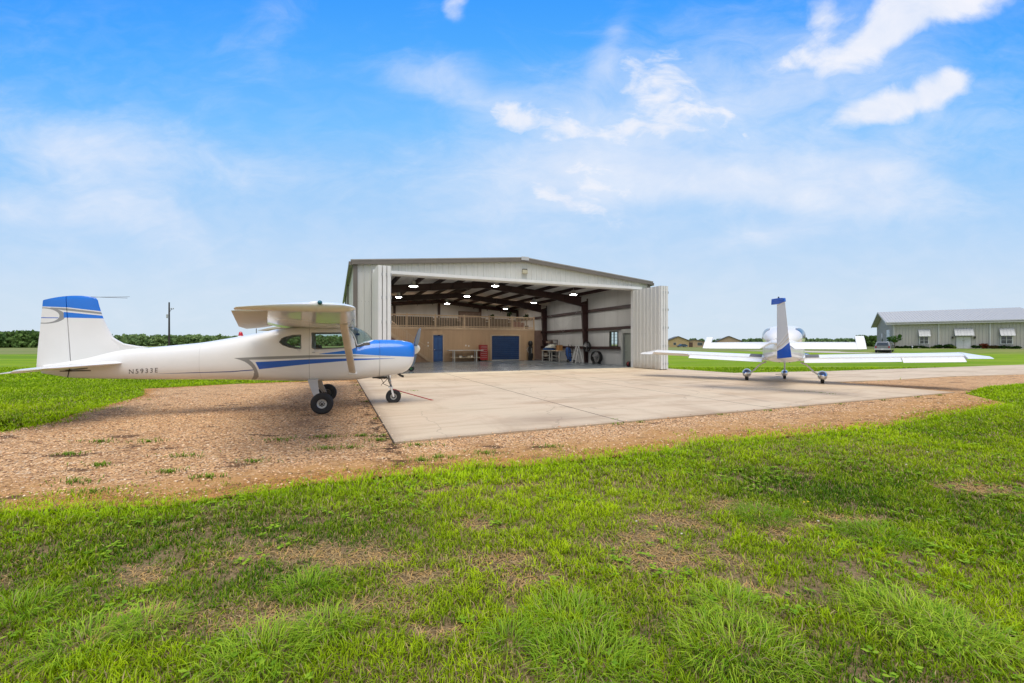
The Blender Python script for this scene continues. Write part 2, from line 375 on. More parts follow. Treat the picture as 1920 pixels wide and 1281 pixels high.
# gravel / wood-chip bed
m, t, b, oc = material('reddish_gravel')
v1 = t.vor(oc, 44, 'F1', 1); v1d = t.vor(oc, 44, 'F1', 0); v2 = t.noise(oc, 1.1, 5, .65); v3 = t.noise(oc, 120, 2, .6)
r_, g_, b_ = t.xyz(v1)
c = t.mix(r_, (.50, .265, .115), (.92, .585, .30))
c = t.mix(t.m('GREATER_THAN', g_, .90), c, (.86, .66, .44))
c = t.mix(t.m('LESS_THAN', b_, .26), c, (.20, .10, .05))
c = t.mix(t.mr(v2, .50, .72, 0, .7), c, (.36, .20, .10))
c = t.mix(t.mr(t.noise(t.scale(oc, (1, 1.8, 1)), .8, 5, .7), .62, .72), c, (.085, .052, .034))
gx_, gy_, gz_ = t.xyz(oc)
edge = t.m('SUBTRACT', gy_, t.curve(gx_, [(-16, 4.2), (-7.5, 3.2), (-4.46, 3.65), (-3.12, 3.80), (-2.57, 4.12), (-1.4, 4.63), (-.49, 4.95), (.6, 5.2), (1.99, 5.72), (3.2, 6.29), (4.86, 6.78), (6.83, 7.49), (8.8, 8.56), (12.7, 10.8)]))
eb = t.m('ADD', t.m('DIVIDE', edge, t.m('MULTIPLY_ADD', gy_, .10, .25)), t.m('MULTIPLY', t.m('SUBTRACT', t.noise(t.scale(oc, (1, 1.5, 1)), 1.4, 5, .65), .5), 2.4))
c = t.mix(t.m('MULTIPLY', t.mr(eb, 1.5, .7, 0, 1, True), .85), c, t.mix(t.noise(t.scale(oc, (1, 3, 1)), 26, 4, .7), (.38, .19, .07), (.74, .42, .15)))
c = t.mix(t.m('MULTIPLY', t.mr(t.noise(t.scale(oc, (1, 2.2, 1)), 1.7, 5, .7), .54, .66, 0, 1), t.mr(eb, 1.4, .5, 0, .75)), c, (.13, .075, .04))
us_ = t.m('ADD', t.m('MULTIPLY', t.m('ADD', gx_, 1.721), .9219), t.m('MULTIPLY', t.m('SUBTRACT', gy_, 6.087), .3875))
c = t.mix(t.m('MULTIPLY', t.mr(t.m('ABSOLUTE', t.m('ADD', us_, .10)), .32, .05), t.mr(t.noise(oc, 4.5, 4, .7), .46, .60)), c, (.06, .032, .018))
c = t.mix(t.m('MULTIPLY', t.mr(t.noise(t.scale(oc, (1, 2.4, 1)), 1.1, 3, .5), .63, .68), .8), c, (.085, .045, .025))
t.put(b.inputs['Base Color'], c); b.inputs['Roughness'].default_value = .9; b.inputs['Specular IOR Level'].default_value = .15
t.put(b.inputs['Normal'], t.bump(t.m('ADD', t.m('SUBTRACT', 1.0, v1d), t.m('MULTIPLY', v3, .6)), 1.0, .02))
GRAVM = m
bm = bmesh.new()
dense = []
for i in range(len(GRAVEL)):
    p, q = Vector(GRAVEL[i]), Vector(GRAVEL[(i+1) % len(GRAVEL)]); n = max(1, int((q-p).length/.22))
    for k in range(n):
        w = p.lerp(q, k/n); a = (fbm(np.array([w.x*2.3]), np.array([w.y*2.3]), 3)[0]-.5)*.28
        dense.append((w.x+a, w.y+a))
vs = [bm.verts.new((p[0], p[1], -.006)) for p in dense]; bm.faces.new(vs); bmesh.ops.triangulate(bm, faces=bm.faces); bmesh.ops.recalc_face_normals(bm, faces=bm.faces)
me = bpy.data.meshes.new('gravel_bed'); bm.to_mesh(me); bm.free()
if me.polygons[0].normal.z < 0: me.flip_normals()
me.materials.append(GRAVM); o = bpy.data.objects.new('gravel_bed', me); COL.objects.link(o); tag(o, kind='structure')

# concrete apron with taxiway
m, t, b, oc = material('weathered_concrete')
x, y, z = t.xyz(oc)
n0 = t.noise(oc, .55, 6, .62); n1_ = t.noise(t.scale(oc, (.35, 1.4, 1)), .8, 6, .7, .8); n2_ = t.noise(oc, 35, 4, .7)
c = t.mix(t.mr(n0, .3, .7), (.60, .495, .345), (.76, .655, .485))
c = t.mix(t.m('MULTIPLY', t.mr(n1_, .47, .64), .72), c, (.40, .30, .195))
c = t.mix(t.m('MULTIPLY', t.mr(t.noise(t.scale(oc, (1.2, .35, 1)), .7, 6, .7, .6), .52, .70), .45), c, (.30, .21, .13))
e_ = t.m('POWER', 2.718, t.m('MULTIPLY', t.m('ADD', t.m('POWER', t.m('DIVIDE', t.m('SUBTRACT', x, 3.0), .95), 2.0), t.m('POWER', t.m('DIVIDE', t.m('SUBTRACT', y, .80), .5), 2.0)), -1.0))
c = t.mix(t.m('MULTIPLY', e_, t.mr(n1_, .3, .6, .3, .9)), c, (.16, .12, .09))
c = t.mix(t.m('MULTIPLY', t.mr(y, 14.2, 11.5), t.mr(n0, .35, .65, .15, .5)), c, (.50, .33, .20))
c = t.mix(t.mr(n2_, .3, .8, 0, .25), c, (.36, .29, .22))
ed_ = t.m('MINIMUM', t.m('ABSOLUTE', x), t.m('ABSOLUTE', y)); c = t.mix(t.m('MULTIPLY', t.mr(ed_, .22, .0), t.mr(n2_, .3, .6, .2, .7)), c, (.30, .215, .14))
wv_ = t.noisec(oc, 1.5, 4); ck = t.vor(t.mix(.35, oc, wv_), .33, 'DISTANCE_TO_EDGE'); c = t.mix(t.m('MULTIPLY', t.m('LESS_THAN', ck, .0022), .30), c, (.20, .15, .11))
ty = t.m('MULTIPLY', t.mr(t.m('ABSOLUTE', t.m('SUBTRACT', x, t.m('MULTIPLY_ADD', t.noise(t.comb(0.0, y, 0.0), .35, 2), 2.2, 8.2))), .16, .06), t.mr(n1_, .35, .6, 0, .35)); c = t.mix(ty, c, (.20, .16, .13))
jo = t.m('LESS_THAN', t.m('ABSOLUTE', t.m('SUBTRACT', t.m('FRACT', t.m('DIVIDE', t.m('ADD', x, 2.05), 4.1)), .5)), .0035)
c = t.mix(jo, c, (.10, .075, .055))
t.put(b.inputs['Base Color'], c); b.inputs['Roughness'].default_value = .75; b.inputs['Specular IOR Level'].default_value = .25
t.put(b.inputs['Normal'], t.bump(t.m('ADD', n2_, t.m('MULTIPLY', jo, -3.0)), .25, .006))
CONC = m
bm = bmesh.new(); lo = [bm.verts.new((u, v, -.12)) for u, v in APRON]; hi = [bm.verts.new((u, v, .02)) for u, v in APRON]
bm.faces.new(hi); n = len(APRON)
for i in range(n): bm.faces.new((lo[i], lo[(i+1) % n], hi[(i+1) % n], hi[i]))
bmesh.ops.recalc_face_normals(bm, faces=bm.faces); me = bpy.data.meshes.new('concrete_apron'); bm.to_mesh(me); bm.free()
me.materials.append(CONC); o = bpy.data.objects.new('concrete_apron', me); COL.objects.link(o); o.location = P0; o.rotation_euler = (0, 0, HANG); tag(o, kind='structure')

# ================================================================= GRASS, STONES, WEEDS
def attr_mat(name, rough=.6, trans=.35, stretchv=.25):
    m = bpy.data.materials.new(name); m.use_nodes = True; t = NT(m.node_tree); t.n.clear()
    out = t.new('ShaderNodeOutputMaterial'); a = t.new('ShaderNodeAttribute', attribute_name='tint')
    df = t.new('ShaderNodeBsdfDiffuse'); t.put(df.inputs[0], a.outputs[0])
    tr = t.new('ShaderNodeBsdfTranslucent'); t.put(tr.inputs[0], a.outputs[0])
    gl = t.new('ShaderNodeBsdfGlossy'); gl.inputs['Roughness'].default_value = .45; gl.inputs[0].default_value = (.9, .95, .8, 1)
    m1 = t.new('ShaderNodeMixShader'); m1.inputs[0].default_value = trans; t.l.new(df.outputs[0], m1.inputs[1]); t.l.new(tr.outputs[0], m1.inputs[2])
    m2 = t.new('ShaderNodeMixShader'); m2.inputs[0].default_value = .012; t.l.new(m1.outputs[0], m2.inputs[1]); t.l.new(gl.outputs[0], m2.inputs[2])
    t.l.new(m2.outputs[0], out.inputs[0]); return m
BLADEM = attr_mat('grass_blade')
def mesh_np(name, V, F, tint, mat):
    """V (n,3), F (m,k) with one k, tint (n,3)"""
    me = bpy.data.meshes.new(name); k = F.shape[1]
    me.vertices.add(len(V)); me.vertices.foreach_set('co', V.astype(np.float32).ravel())
    me.loops.add(F.size); me.loops.foreach_set('vertex_index', F.astype(np.int32).ravel())
    me.polygons.add(len(F)); me.polygons.foreach_set('loop_start', np.arange(0, F.size, k, dtype=np.int32))
    me.update(calc_edges=True)
    at = me.attributes.new('tint', 'FLOAT_COLOR', 'POINT')
    at.data.foreach_set('color', np.concatenate([tint, np.ones((len(tint), 1))], 1).astype(np.float32).ravel())
    me.materials.append(mat); o = bpy.data.objects.new(name, me); COL.objects.link(o); return o
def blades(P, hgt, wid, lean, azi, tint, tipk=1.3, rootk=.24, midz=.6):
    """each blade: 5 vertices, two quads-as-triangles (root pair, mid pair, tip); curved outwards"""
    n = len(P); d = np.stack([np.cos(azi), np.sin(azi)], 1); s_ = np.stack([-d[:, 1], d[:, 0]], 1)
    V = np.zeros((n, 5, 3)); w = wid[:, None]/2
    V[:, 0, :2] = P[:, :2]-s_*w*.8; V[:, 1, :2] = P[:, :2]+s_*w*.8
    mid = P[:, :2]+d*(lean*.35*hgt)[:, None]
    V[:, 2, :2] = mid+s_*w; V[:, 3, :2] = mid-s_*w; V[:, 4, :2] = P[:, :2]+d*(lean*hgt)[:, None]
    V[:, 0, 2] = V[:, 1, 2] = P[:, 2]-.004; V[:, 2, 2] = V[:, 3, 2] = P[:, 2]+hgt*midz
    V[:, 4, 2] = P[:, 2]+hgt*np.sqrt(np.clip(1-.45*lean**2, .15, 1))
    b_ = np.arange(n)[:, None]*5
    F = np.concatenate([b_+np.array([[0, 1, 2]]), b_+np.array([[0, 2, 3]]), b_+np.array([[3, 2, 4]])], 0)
    T = np.repeat(tint[:, None, :], 5, 1).copy(); T[:, :2] *= rootk; T[:, 4] *= tipk  # shade between blades put into the tint: roots darkened, tips lightened
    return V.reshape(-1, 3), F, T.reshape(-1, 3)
def sector(n, r0, r1, amax=1.42):
    r = np.sqrt(RNG.random(n)*(r1*r1-r0*r0)+r0*r0); y = r; x = (RNG.random(n)*2-1)*amax*y; return x, y
HG0 = [(-.2, 14.0), (17.3, 14.0), (17.3, 34.9), (-.2, 34.9)]; HGW = [tuple(H(u, v))[:2] for u, v in HG0]
DRYSPOTS = [(-2.0, 2.21, .30), (-1.32, 2.28, .42), (-.78, 2.38, .30), (-.11, 2.85, .36), (.07, 2.62, .25), (.9, 3.08, .38), (1.1, 2.88, .40), (2.05, 3.79, .38), (2.2, 3.35, .35), (1.23, 3.45, .35), (4.83, 4.26, .5), (-1.2, 2.96, .42), (-1.61, 2.88, .35), (-.37, 2.1, .22), (1.37, 2.56, .16), (-1.0, 2.85, .35), (-.55, 2.6, .26), (2.9, 3.6, .3), (-.6, 4.25, .22), (-2.3, 2.7, .28), (-.3, 3.5, .22), (.15, 4.4, .16)]
def dryness(x, y):
    w = x+(fbm(x*2.5, y*2.5, 31)-.5)*.55; q = y+(fbm(x*2.5, y*2.5, 41)-.5)*.45
    d_ = np.zeros_like(x)
    for a, b_, r in DRYSPOTS: d_ = np.maximum(d_, np.exp(-(((w-a)/(r*.85))**2+((q-b_)/(r*.42))**2)**1.2))
    d_ = d_*(.55+.9*fbm(x*6, y*6, 91))
    return np.clip(d_+np.clip((fbm(x*.9+7, y*.9, 51)-.70)*3, 0, 1)*(y < 7), 0, 1)
def wide_sector(r0, r1, dens):
    n = int((1.42*(r1*r1-r0*r0)+3.4*(r1-r0))*dens); y = r0+(r1-r0)*RNG.random(n*2); w = 1.42*y+1.7; y = y[RNG.random(len(y)) < w/(1.42*r1+1.7)][:n]
    return (RNG.random(len(y))*2-1)*(1.42*y+1.7), y
def lawn():
    Vs, Fs, Ts = [], [], []; off = 0
    for r0, r1, dens, hh, ww in ((.8, 2.6, 14000, .036, .0042), (2.6, 4.2, 8800, .038, .0054), (4.2, 6.5, 4600, .042, .0075), (6.5, 10, 1900, .046, .0115), (10, 16, 560, .055, .020), (16, 26, 180, .07, .036)):
        x, y = wide_sector(r0, r1, dens); n = len(x)
        keep = ~inside(x, y, APW) & ~inside(x, y, HGW)
        ing = inside(x, y, GRAVEL); ed = edge_dist(x, y, GRAVEL)
        keep &= (~ing) | ((y < 11) & (ed < .55*RNG.random(n)**3*fbm(x*3, y*3, 9)*2))
        dr = dryness(x, y); clump = fbm(x*9, y*9, 61)*.7+fbm(x*2.2, y*2.2, 63)*.3; keep &= RNG.random(n) > np.clip(dr*.88, 0, .88)
        keep &= RNG.random(n) < np.clip((clump-.22)*3.6, .18, 1)
        x, y, dr, clump, ed = x[keep], y[keep], dr[keep], clump[keep], ed[keep]; n = len(x)
        big = fbm(x*.7, y*.7, 71)
        hgt = hh*(.45+.95*RNG.random(n)**1.3)*(.45+1.25*clump)*(1-.35*dr)*(.75+.6*big)*(1+.5*np.exp(-ed/.25)*(r0 < 7))
        wid = ww*(.7+.6*RNG.random(n)); lean = .25+.8*RNG.random(n)+dr*.6; azi = RNG.random(n)*2*pi
        g1 = np.array([.075, .185, .003]); g2 = np.array([.52, .68, .006]); g3 = np.array([.50, .37, .19]); g4 = np.array([.40, .46, .03])
        k = np.clip(.50*RNG.random(n)+1.0*(clump-.46)+1.5*(big-.47), 0, 1)[:, None]; T = g1*(1-k)+g2*k
        ye = (RNG.random(n) < .08)[:, None]; T = np.where(ye, g4, T)
        br = np.exp(-ed/.35)[:, None]*.7*(y[:, None] > 3.5); T = T*(1-br)+np.array([.50, .74, .006])*br
        mid_ = np.clip((fbm(x*.55+3, y*.8, 77)-.52)*1.4, 0, .25)*(y < 6); dd = (RNG.random(n) < .07+.75*dr+mid_)[:, None]; T = np.where(dd, g3*(.45+.75*RNG.random((n, 1))), T)
        if r0 >= 10:
            T = T*.5+np.array([.32, .50, .008])*.5
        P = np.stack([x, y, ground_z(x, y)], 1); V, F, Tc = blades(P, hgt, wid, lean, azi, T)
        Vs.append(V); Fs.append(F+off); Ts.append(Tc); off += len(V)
    o = mesh_np('lawn_grass', np.concatenate(Vs), np.concatenate(Fs), np.concatenate(Ts), BLADEM)
    tag(o, 'short bright green lawn grass with dry patches around the gravel', 'grass', kind='stuff')
lawn()
# long pale grass clumps standing in the lawn
def clumps():
    Vs, Fs, Ts = [], [], []; off = 0
    spots = [(-1.23, 2.5, .15, .7), (-1.17, 1.97, .20, 1), (-2.08, 2.05, .17, .9), (-1.89, 2.17, .12, .9), (.3, 2.2, .20, .7), (.36, 1.92, .22, .8), (1.2, 2.32, .16, .9), (1.08, 2.0, .24, 1), (2.1, 2.22, .24, 1.35), (2.25, 2.08, .17, 1.25), (2.13, 3.56, .22, .3), (2.78, 3.18, .22, .4), (-.95, 2.15, .12, 1), (-2.7, 2.3, .14, .6), (.0, 2.05, .1, .6)]
    for cx, cy, r, k in spots:
        n = int(520*(r/.2)**1.5); a = RNG.random(n)*2*pi; q = np.sqrt(RNG.random(n))*r
        x = cx+np.cos(a)*q*1.15; y = cy+np.sin(a)*q; ln = .55+.7*RNG.random(n)
        hgt = (.05+.07*RNG.random(n))*(.8+.25*k); azi = a+RNG.normal(0, .7, n)+.0
        c1_, c2_ = np.array([.15, .33, .01]), np.array([.50, .66, .05]); w = (RNG.random(n)*k)[:, None].clip(0, 1); T = c1_*(1-w)+c2_*w
        dry = (RNG.random(n) < .08)[:, None]; T = np.where(dry, np.array([.42, .34, .16]), T)
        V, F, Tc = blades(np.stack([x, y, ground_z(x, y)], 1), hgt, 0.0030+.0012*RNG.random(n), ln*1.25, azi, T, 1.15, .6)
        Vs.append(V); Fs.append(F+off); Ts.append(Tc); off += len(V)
    o = mesh_np('long_grass', np.concatenate(Vs), np.concatenate(Fs), np.concatenate(Ts), BLADEM)
    tag(o, 'long pale green grass standing in loose clumps in the lawn', 'grass', kind='stuff')
clumps()
def broadleaf():
    cs = []
    x, y = sector(4500, 1.2, 7); k = ~inside(x, y, GRAVEL) & ~inside(x, y, APW) & (fbm(x*1.7, y*1.7, 95) > .55); x, y = x[k], y[k]; n = len(x)
    a = RNG.random((n, 5))*2*pi; r = .012+.014*RNG.random((n, 5)); P = np.stack([x[:, None]+np.cos(a)*r, y[:, None]+np.sin(a)*r, ground_z(x, y)[:, None]+.022+.018*RNG.random((n, 5))], -1).reshape(-1, 3)
    d = np.stack([np.cos(a), np.sin(a), .35*(RNG.random((n, 5))-.3)], -1).reshape(-1, 3); q = np.stack([-d[:, 1], d[:, 0], 0*d[:, 0]], 1); l = (.009+.008*RNG.random((n*5, 1)))*(1+.12*P[:, 1:2])
    V = np.stack([P-d*l, P+q*l*.6, P+d*l, P-q*l*.6], 1).reshape(-1, 3); F = np.arange(n*20).reshape(-1, 4); w = RNG.random((n*5, 1)); T = np.repeat((np.array([.16, .33, .02])*w+np.array([.38, .56, .04])*(1-w))[:, None], 4, 1).reshape(-1, 3)
    o = mesh_np('broadleaf_weeds', V, F, T, BLADEM); tag(o, 'small broad-leaved clover and weeds mixed through the lawn', 'weeds', kind='stuff')
    x, y = sector(150, 1.6, 6); k = ~inside(x, y, GRAVEL) & ~inside(x, y, APW) & (fbm(x*.8, y*.8, 19) > .56); x, y = x[k], y[k]; n = len(x); P = np.stack([x, y, np.full(n, .035)], 1); u = np.array([1, 0, .2]); v = np.array([0, 1, .2]); l = .007*(1+.1*y)[:, None]
    V = np.stack([P-u*l, P-v*l, P+u*l, P+v*l], 1).reshape(-1, 3); F = np.arange(n*4).reshape(-1, 4); T = np.where(RNG.random((n, 1)) < .5, np.array([.75, .72, .60]), np.array([.80, .62, .05])); T = np.repeat(T[:, None], 4, 1).reshape(-1, 3)
    o = mesh_np('tiny_flowers', V, F, T, BLADEM); tag(o, 'tiny white and yellow flowers dotted in the lawn', 'flowers', kind='stuff')
broadleaf()
# straw: dead flattened grass along the bed's edge and in dry patches
def straw():
    x, y = sector(230000, 1.2, 8); ing = inside(x, y, GRAVEL); dr = dryness(x, y)
    k = (~ing) & (RNG.random(len(x)) < dr*.95+.10*np.clip((fbm(x*.55+3, y*.8, 77)-.5)*6, 0, 1)) & ~inside(x, y, APW)
    x, y = x[k], y[k]; n1_ = len(x)
    ex, ey = [], []
    for lst, m_ in ((GRAVEL[2:22], 210000), (GRAVEL[33:42], 26000)):
        L = [math.hypot(q[0]-p[0], q[1]-p[1])/(.6+.12*math.hypot(*p)) for p, q in zip(lst, lst[1:])]; pr = np.array(L)/sum(L)
        seg = RNG.choice(len(L), m_, p=pr); u_ = RNG.random(m_); A = np.array(lst); px_ = A[seg, 0]*(1-u_)+A[seg+1, 0]*u_; py_ = A[seg, 1]*(1-u_)+A[seg+1, 1]*u_
        r_ = np.abs(RNG.normal(0, .16, m_))*(1+.05*py_); a_ = RNG.random(m_)*2*pi; px_, py_ = px_+np.cos(a_)*r_, py_+np.sin(a_)*r_*.9
        kk = inside(px_, py_, GRAVEL) & ~inside(px_, py_, APW) & (RNG.random(m_) < np.clip((fbm(px_*1.1, py_*1.1, 81)-.36)*5, .10, 1)); ex.append(px_[kk]); ey.append(py_[kk])
    x = np.concatenate([x]+ex); y = np.concatenate([y]+ey); n = len(x); ing = np.arange(n) >= n1_
    a1, a2, a3 = np.array([.80, .42, .11]), np.array([.62, .38, .17]), np.array([.24, .14, .07]); w = RNG.random((n, 1)); T = np.where(RNG.random((n, 1)) < .22, a3, a1*w+a2*(1-w))
    T = np.where(ing[:, None], T*(.75+.5*fbm(x*2, y*2, 15)[:, None]), T*.6+np.array([.24, .20, .09]))
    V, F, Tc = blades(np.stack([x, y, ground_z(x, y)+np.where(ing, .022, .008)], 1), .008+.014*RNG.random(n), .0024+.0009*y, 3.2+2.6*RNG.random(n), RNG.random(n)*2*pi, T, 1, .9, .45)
    o = mesh_np('dead_grass_straw', V, F, Tc, BLADEM); tag(o, 'dead orange straw lying along the edge of the gravel', 'straw', kind='stuff')
straw()
# loose stones and bark chips on the bed
def stones():
    n = 60000; x, y = sector(n, 3.3, 12.5, 1.4); onslab = inside(x, y, APW); k = inside(x, y, GRAVEL) & (~onslab | ((edge_dist(x, y, APW) < .10*RNG.random(n)**2) & (RNG.random(n) < .8))) & (edge_dist(x, y, GRAVEL) > .02) & (RNG.random(n) < np.clip(1.35-y/12, .2, 1))
    x, y, onslab = x[k], y[k], onslab[k]; n = len(x)
    base = np.array([(1, 0, 0), (-1, 0, 0), (0, 1, 0), (0, -1, 0), (0, 0, 1), (0, 0, -1)], float)
    fc = np.array([(0, 2, 4), (2, 1, 4), (1, 3, 4), (3, 0, 4), (2, 0, 5), (1, 2, 5), (3, 1, 5), (0, 3, 5)])
    V = np.repeat(base[None], n, 0)*(1+.45*(RNG.random((n, 6, 3))-.5))
    sz = (.005+.010*RNG.random(n)**2.5)*(1+.04*y); V[:, :, 0] *= (sz*(1+.9*RNG.random(n)))[:, None]; V[:, :, 1] *= sz[:, None]; V[:, :, 2] *= (sz*.55)[:, None]
    a = RNG.random(n)*2*pi; c_, s_ = np.cos(a)[:, None], np.sin(a)[:, None]; vx = V[:, :, 0]*c_-V[:, :, 1]*s_; vy = V[:, :, 0]*s_+V[:, :, 1]*c_
    V[:, :, 0] = vx+x[:, None]; V[:, :, 1] = vy+y[:, None]; V[:, :, 2] += np.where(onslab, .020, -.006)[:, None]+sz[:, None]*.25
    F = (np.arange(n)[:, None, None]*6+fc[None]).reshape(-1, 3)
    pal = np.array([(.76, .46, .24), (.90, .60, .34), (.60, .33, .17), (.92, .70, .46), (.30, .15, .07), (.80, .54, .32)])
    T = pal[RNG.integers(0, 6, n)]*(.8+.4*RNG.random((n, 1))); T = np.repeat(T[:, None, :], 6, 1).reshape(-1, 3)
    m = bpy.data.materials.new('stone'); m.use_nodes = True; q = NT(m.node_tree); at = q.new('ShaderNodeAttribute', attribute_name='tint')
    b_ = m.node_tree.nodes['Principled BSDF']; q.put(b_.inputs['Base Color'], at.outputs[0]); b_.inputs['Roughness'].default_value = .8
    o = mesh_np('loose_gravel', V.reshape(-1, 3), F, T, m); tag(o, 'loose reddish tan stones and chips scattered over the bed', 'gravel', kind='stuff')
stones()
def weeds():
    Vs, Fs, Ts = [], [], []; off = 0
    spots = [(-4.9, 5.0), (-5.4, 6.2), (-3.9, 4.75), (-3.3, 4.55), (-3.2, 5.15), (-4.2, 5.4), (-2.35, 6.6), (-2.0, 6.3), (-2.9, 6.5), (-2.6, 5.8), (-1.35, 6.0), (-.95, 5.35), (-1.1, 5.2), (-4.6, 4.4), (-5.8, 5.5), (-.35, 5.55), (-3.5, 6.3), (-2.25, 5.85), (-3.0, 12.8), (-3.3, 12.0), (-4.1, 4.1), (-6.1, 6.2), (.6, 5.9)]
    spots += [(H(u, -.08+RNG.random()*.05).x, H(u, -.08).y) for u in (3.9, 4.4, 6.5, 7.9, 9.0, 10.4, 12.2, 13.8, 14.9)]+[(H(-.08, v).x, H(-.08, v).y) for v in (.6, 2.2, 4.8, 7.5, 9.3)]
    spots += [(H(4.11, v).x, H(4.11, v).y) for v in (.3,)]+[(H(12.3, v).x, H(12.3, v).y) for v in (1.2, 1.5, 1.9)]
    for i, (cx, cy) in enumerate(spots):
        n = 75 if i < 23 else 22; r = (.08+.07*RNG.random()) if i < 23 else .06
        a = RNG.random(n)*2*pi; q = np.abs(RNG.normal(0, r, n)); x = cx+np.cos(a)*q*1.6; y = cy+np.sin(a)*q*.7
        w = RNG.random((n, 1)); T = np.array([.14, .27, .02])*w+np.array([.28, .42, .04])*(1-w)
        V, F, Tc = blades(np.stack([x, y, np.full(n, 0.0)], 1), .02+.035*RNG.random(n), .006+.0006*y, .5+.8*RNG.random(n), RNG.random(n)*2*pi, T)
        Vs.append(V); Fs.append(F+off); Ts.append(Tc); off += len(V)
    o = mesh_np('gravel_weeds', np.concatenate(Vs), np.concatenate(Fs), np.concatenate(Ts), BLADEM); tag(o, 'small green weeds sprouting through the gravel and slab edges', 'weeds', kind='stuff')
weeds()

# ---------------------------------------------------------------- leaves: clumps of small faces
def leaf_mat(name):
    m = bpy.data.materials.new(name); m.use_nodes = True; t = NT(m.node_tree); t.n.clear(); out = t.new('ShaderNodeOutputMaterial')
    a = t.new('ShaderNodeAttribute', attribute_name='tint'); df = t.new('ShaderNodeBsdfDiffuse'); t.put(df.inputs[0], a.outputs[0])
    tr = t.new('ShaderNodeBsdfTranslucent'); t.put(tr.inputs[0], a.outputs[0]); mx = t.new('ShaderNodeMixShader'); mx.inputs[0].default_value = .25
    t.l.new(df.outputs[0], mx.inputs[1]); t.l.new(tr.outputs[0], mx.inputs[2]); t.l.new(mx.outputs[0], out.inputs[0]); return m
LEAFM = leaf_mat('leaf'); BARK = simple('bark', (.10, .075, .055), .9, var=.3, vscale=6, bump=.4, bscale=20)
def leaf_cloud(name, centers, radii, per, size, cols, parent=None, mat=None):
    """centers (n,3), radii (n,3); per leaves in each; each leaf is a small tilted quad"""
    C = np.repeat(np.asarray(centers, float), per, 0); R = np.repeat(np.asarray(radii, float), per, 0); n = len(C)
    d_ = RNG.normal(size=(n, 3)); d_ /= np.linalg.norm(d_, axis=1)[:, None]; P = C+d_*R*(RNG.random((n, 1))**.45)
    u = RNG.normal(size=(n, 3)); u /= np.linalg.norm(u, axis=1)[:, None]; v = np.cross(u, RNG.normal(size=(n, 3))); v /= np.linalg.norm(v, axis=1)[:, None]
    s1 = size*(.6+.8*RNG.random((n, 1))); s2 = s1*(.5+.4*RNG.random((n, 1)))
    V = np.stack([P-u*s1, P+v*s2, P+u*s1, P-v*s2], 1).reshape(-1, 3); F = np.arange(n*4).reshape(-1, 4)
    cols = np.asarray(cols, float); cl = np.repeat(RNG.random((len(centers), 1)), per, 0); w = np.clip(cl*.6+RNG.random((n, 1))*.4, 0, 1)
    T = cols[0]*(1-w)+cols[1]*w; T = np.repeat(T[:, None], 4, 1).reshape(-1, 3)
    o = mesh_np(name, V, F, T, mat or LEAFM)
    if parent: o.parent = parent
    return o
def treeline(name, label, pts, h0, h1, step, cols, per=90, leaf=.55):
    step *= .62
    cs, rs = [], []
    for (x0, y0), (x1, y1) in zip(pts, pts[1:]):
        L = math.hypot(x1-x0, y1-y0); n = int(L/step)
        for i in range(n):
            for row in range(2):
                k = (i+RNG.random())/n; h = lerp(h0, h1, RNG.random()*.5+.5*float(fbm(np.array([i*.21]), np.array([row*3.3]), 7)[0]))*(1 if row == 0 else 1.05); x = lerp(x0, x1, k)+RNG.normal()*.8; y = lerp(y0, y1, k)+row*6+RNG.normal()*1.5
                w = h*.38
                for j in range(5):
                    a = RNG.random()*2*pi; q = w*.6*RNG.random(); zz = h*(.22+.62*RNG.random()) if j else h*.78
                    cs.append((x+cos(a)*q, y+sin(a)*q, zz)); rs.append((w*.6, w*.6, h*.24))
                cs.append((x, y, h*.16)); rs.append((w*1.3, w*1.3, h*.25)); cs.append((x+RNG.normal()*w, y, h*.42)); rs.append((w*1.1, w*1.1, h*.28))
    o = leaf_cloud(name, cs, rs, per, leaf, cols); tag(o, label, 'trees', kind='stuff')
treeline('wooded_tree_line', 'dense dark green wood on the far left horizon', [(-215, 150), (-178, 168)], 5.4, 6.8, 3.2, [(.09, .17, .05), (.20, .30, .09)], 70, .6)
treeline('wooded_tree_line', 'long rolling line of green woods beyond the field behind the parked planes', [(-290, 240), (-215, 290), (-130, 310), (-60, 330)], 5.8, 8.0, 4.5, [(.17, .27, .11), (.30, .40, .16)], 60, .9)
treeline('wooded_tree_line', 'low distant line of trees on the horizon left of the grey building', [(120, 330), (220, 300), (285, 330), (420, 330)], 3.4, 6.0, 5.0, [(.13, .22, .10), (.24, .34, .14)], 50, .9)
treeline('wooded_tree_line', 'bushy green thicket on the horizon just behind the parked pickup', [(183, 215), (215, 228)], 4.6, 6.0, 4.0, [(.06, .12, .03), (.14, .22, .06)], 60, .7)

# ================================================================= HANGAR
HW, V0, V1 = 17.05, 14.3, 34.6        # width, front wall, back wall (u, v)
EAVE, RIDGE, UM = 5.22, 5.98, 8.55
def roof_z(u): return lerp(EAVE, RIDGE, 1-abs(u-UM)/UM)
hangar = thing('hangar', 'large pale steel hangar with its folding doors open and lights on inside', 'hangar', P0, HANG)
def ribbed(name, f, a0, a1, zb, zt, mat, parent, pitch=.305, depth=.032, flip=False):
    """f(a, off) -> (x, y) local; zb/zt functions of a"""
    prof = []; a = a0
    while a < a1-.001:
        for da, o_ in ((0, 0), (.075, 0), (.10, depth), (.135, depth), (.16, 0)):
            if a+da <= a1: prof.append((a+da, o_))
        a += pitch
    prof.append((a1, 0)); vs, fs = [], []
    for a, o_ in prof:
        x, y = f(a, o_); vs += [(x, y, zb(a)), (x, y, zt(a))]
    for i in range(len(prof)-1): fs.append((2*i, 2*i+2, 2*i+3, 2*i+1) if not flip else (2*i, 2*i+1, 2*i+3, 2*i+2))
    return raw(name, vs, fs, mat, parent)
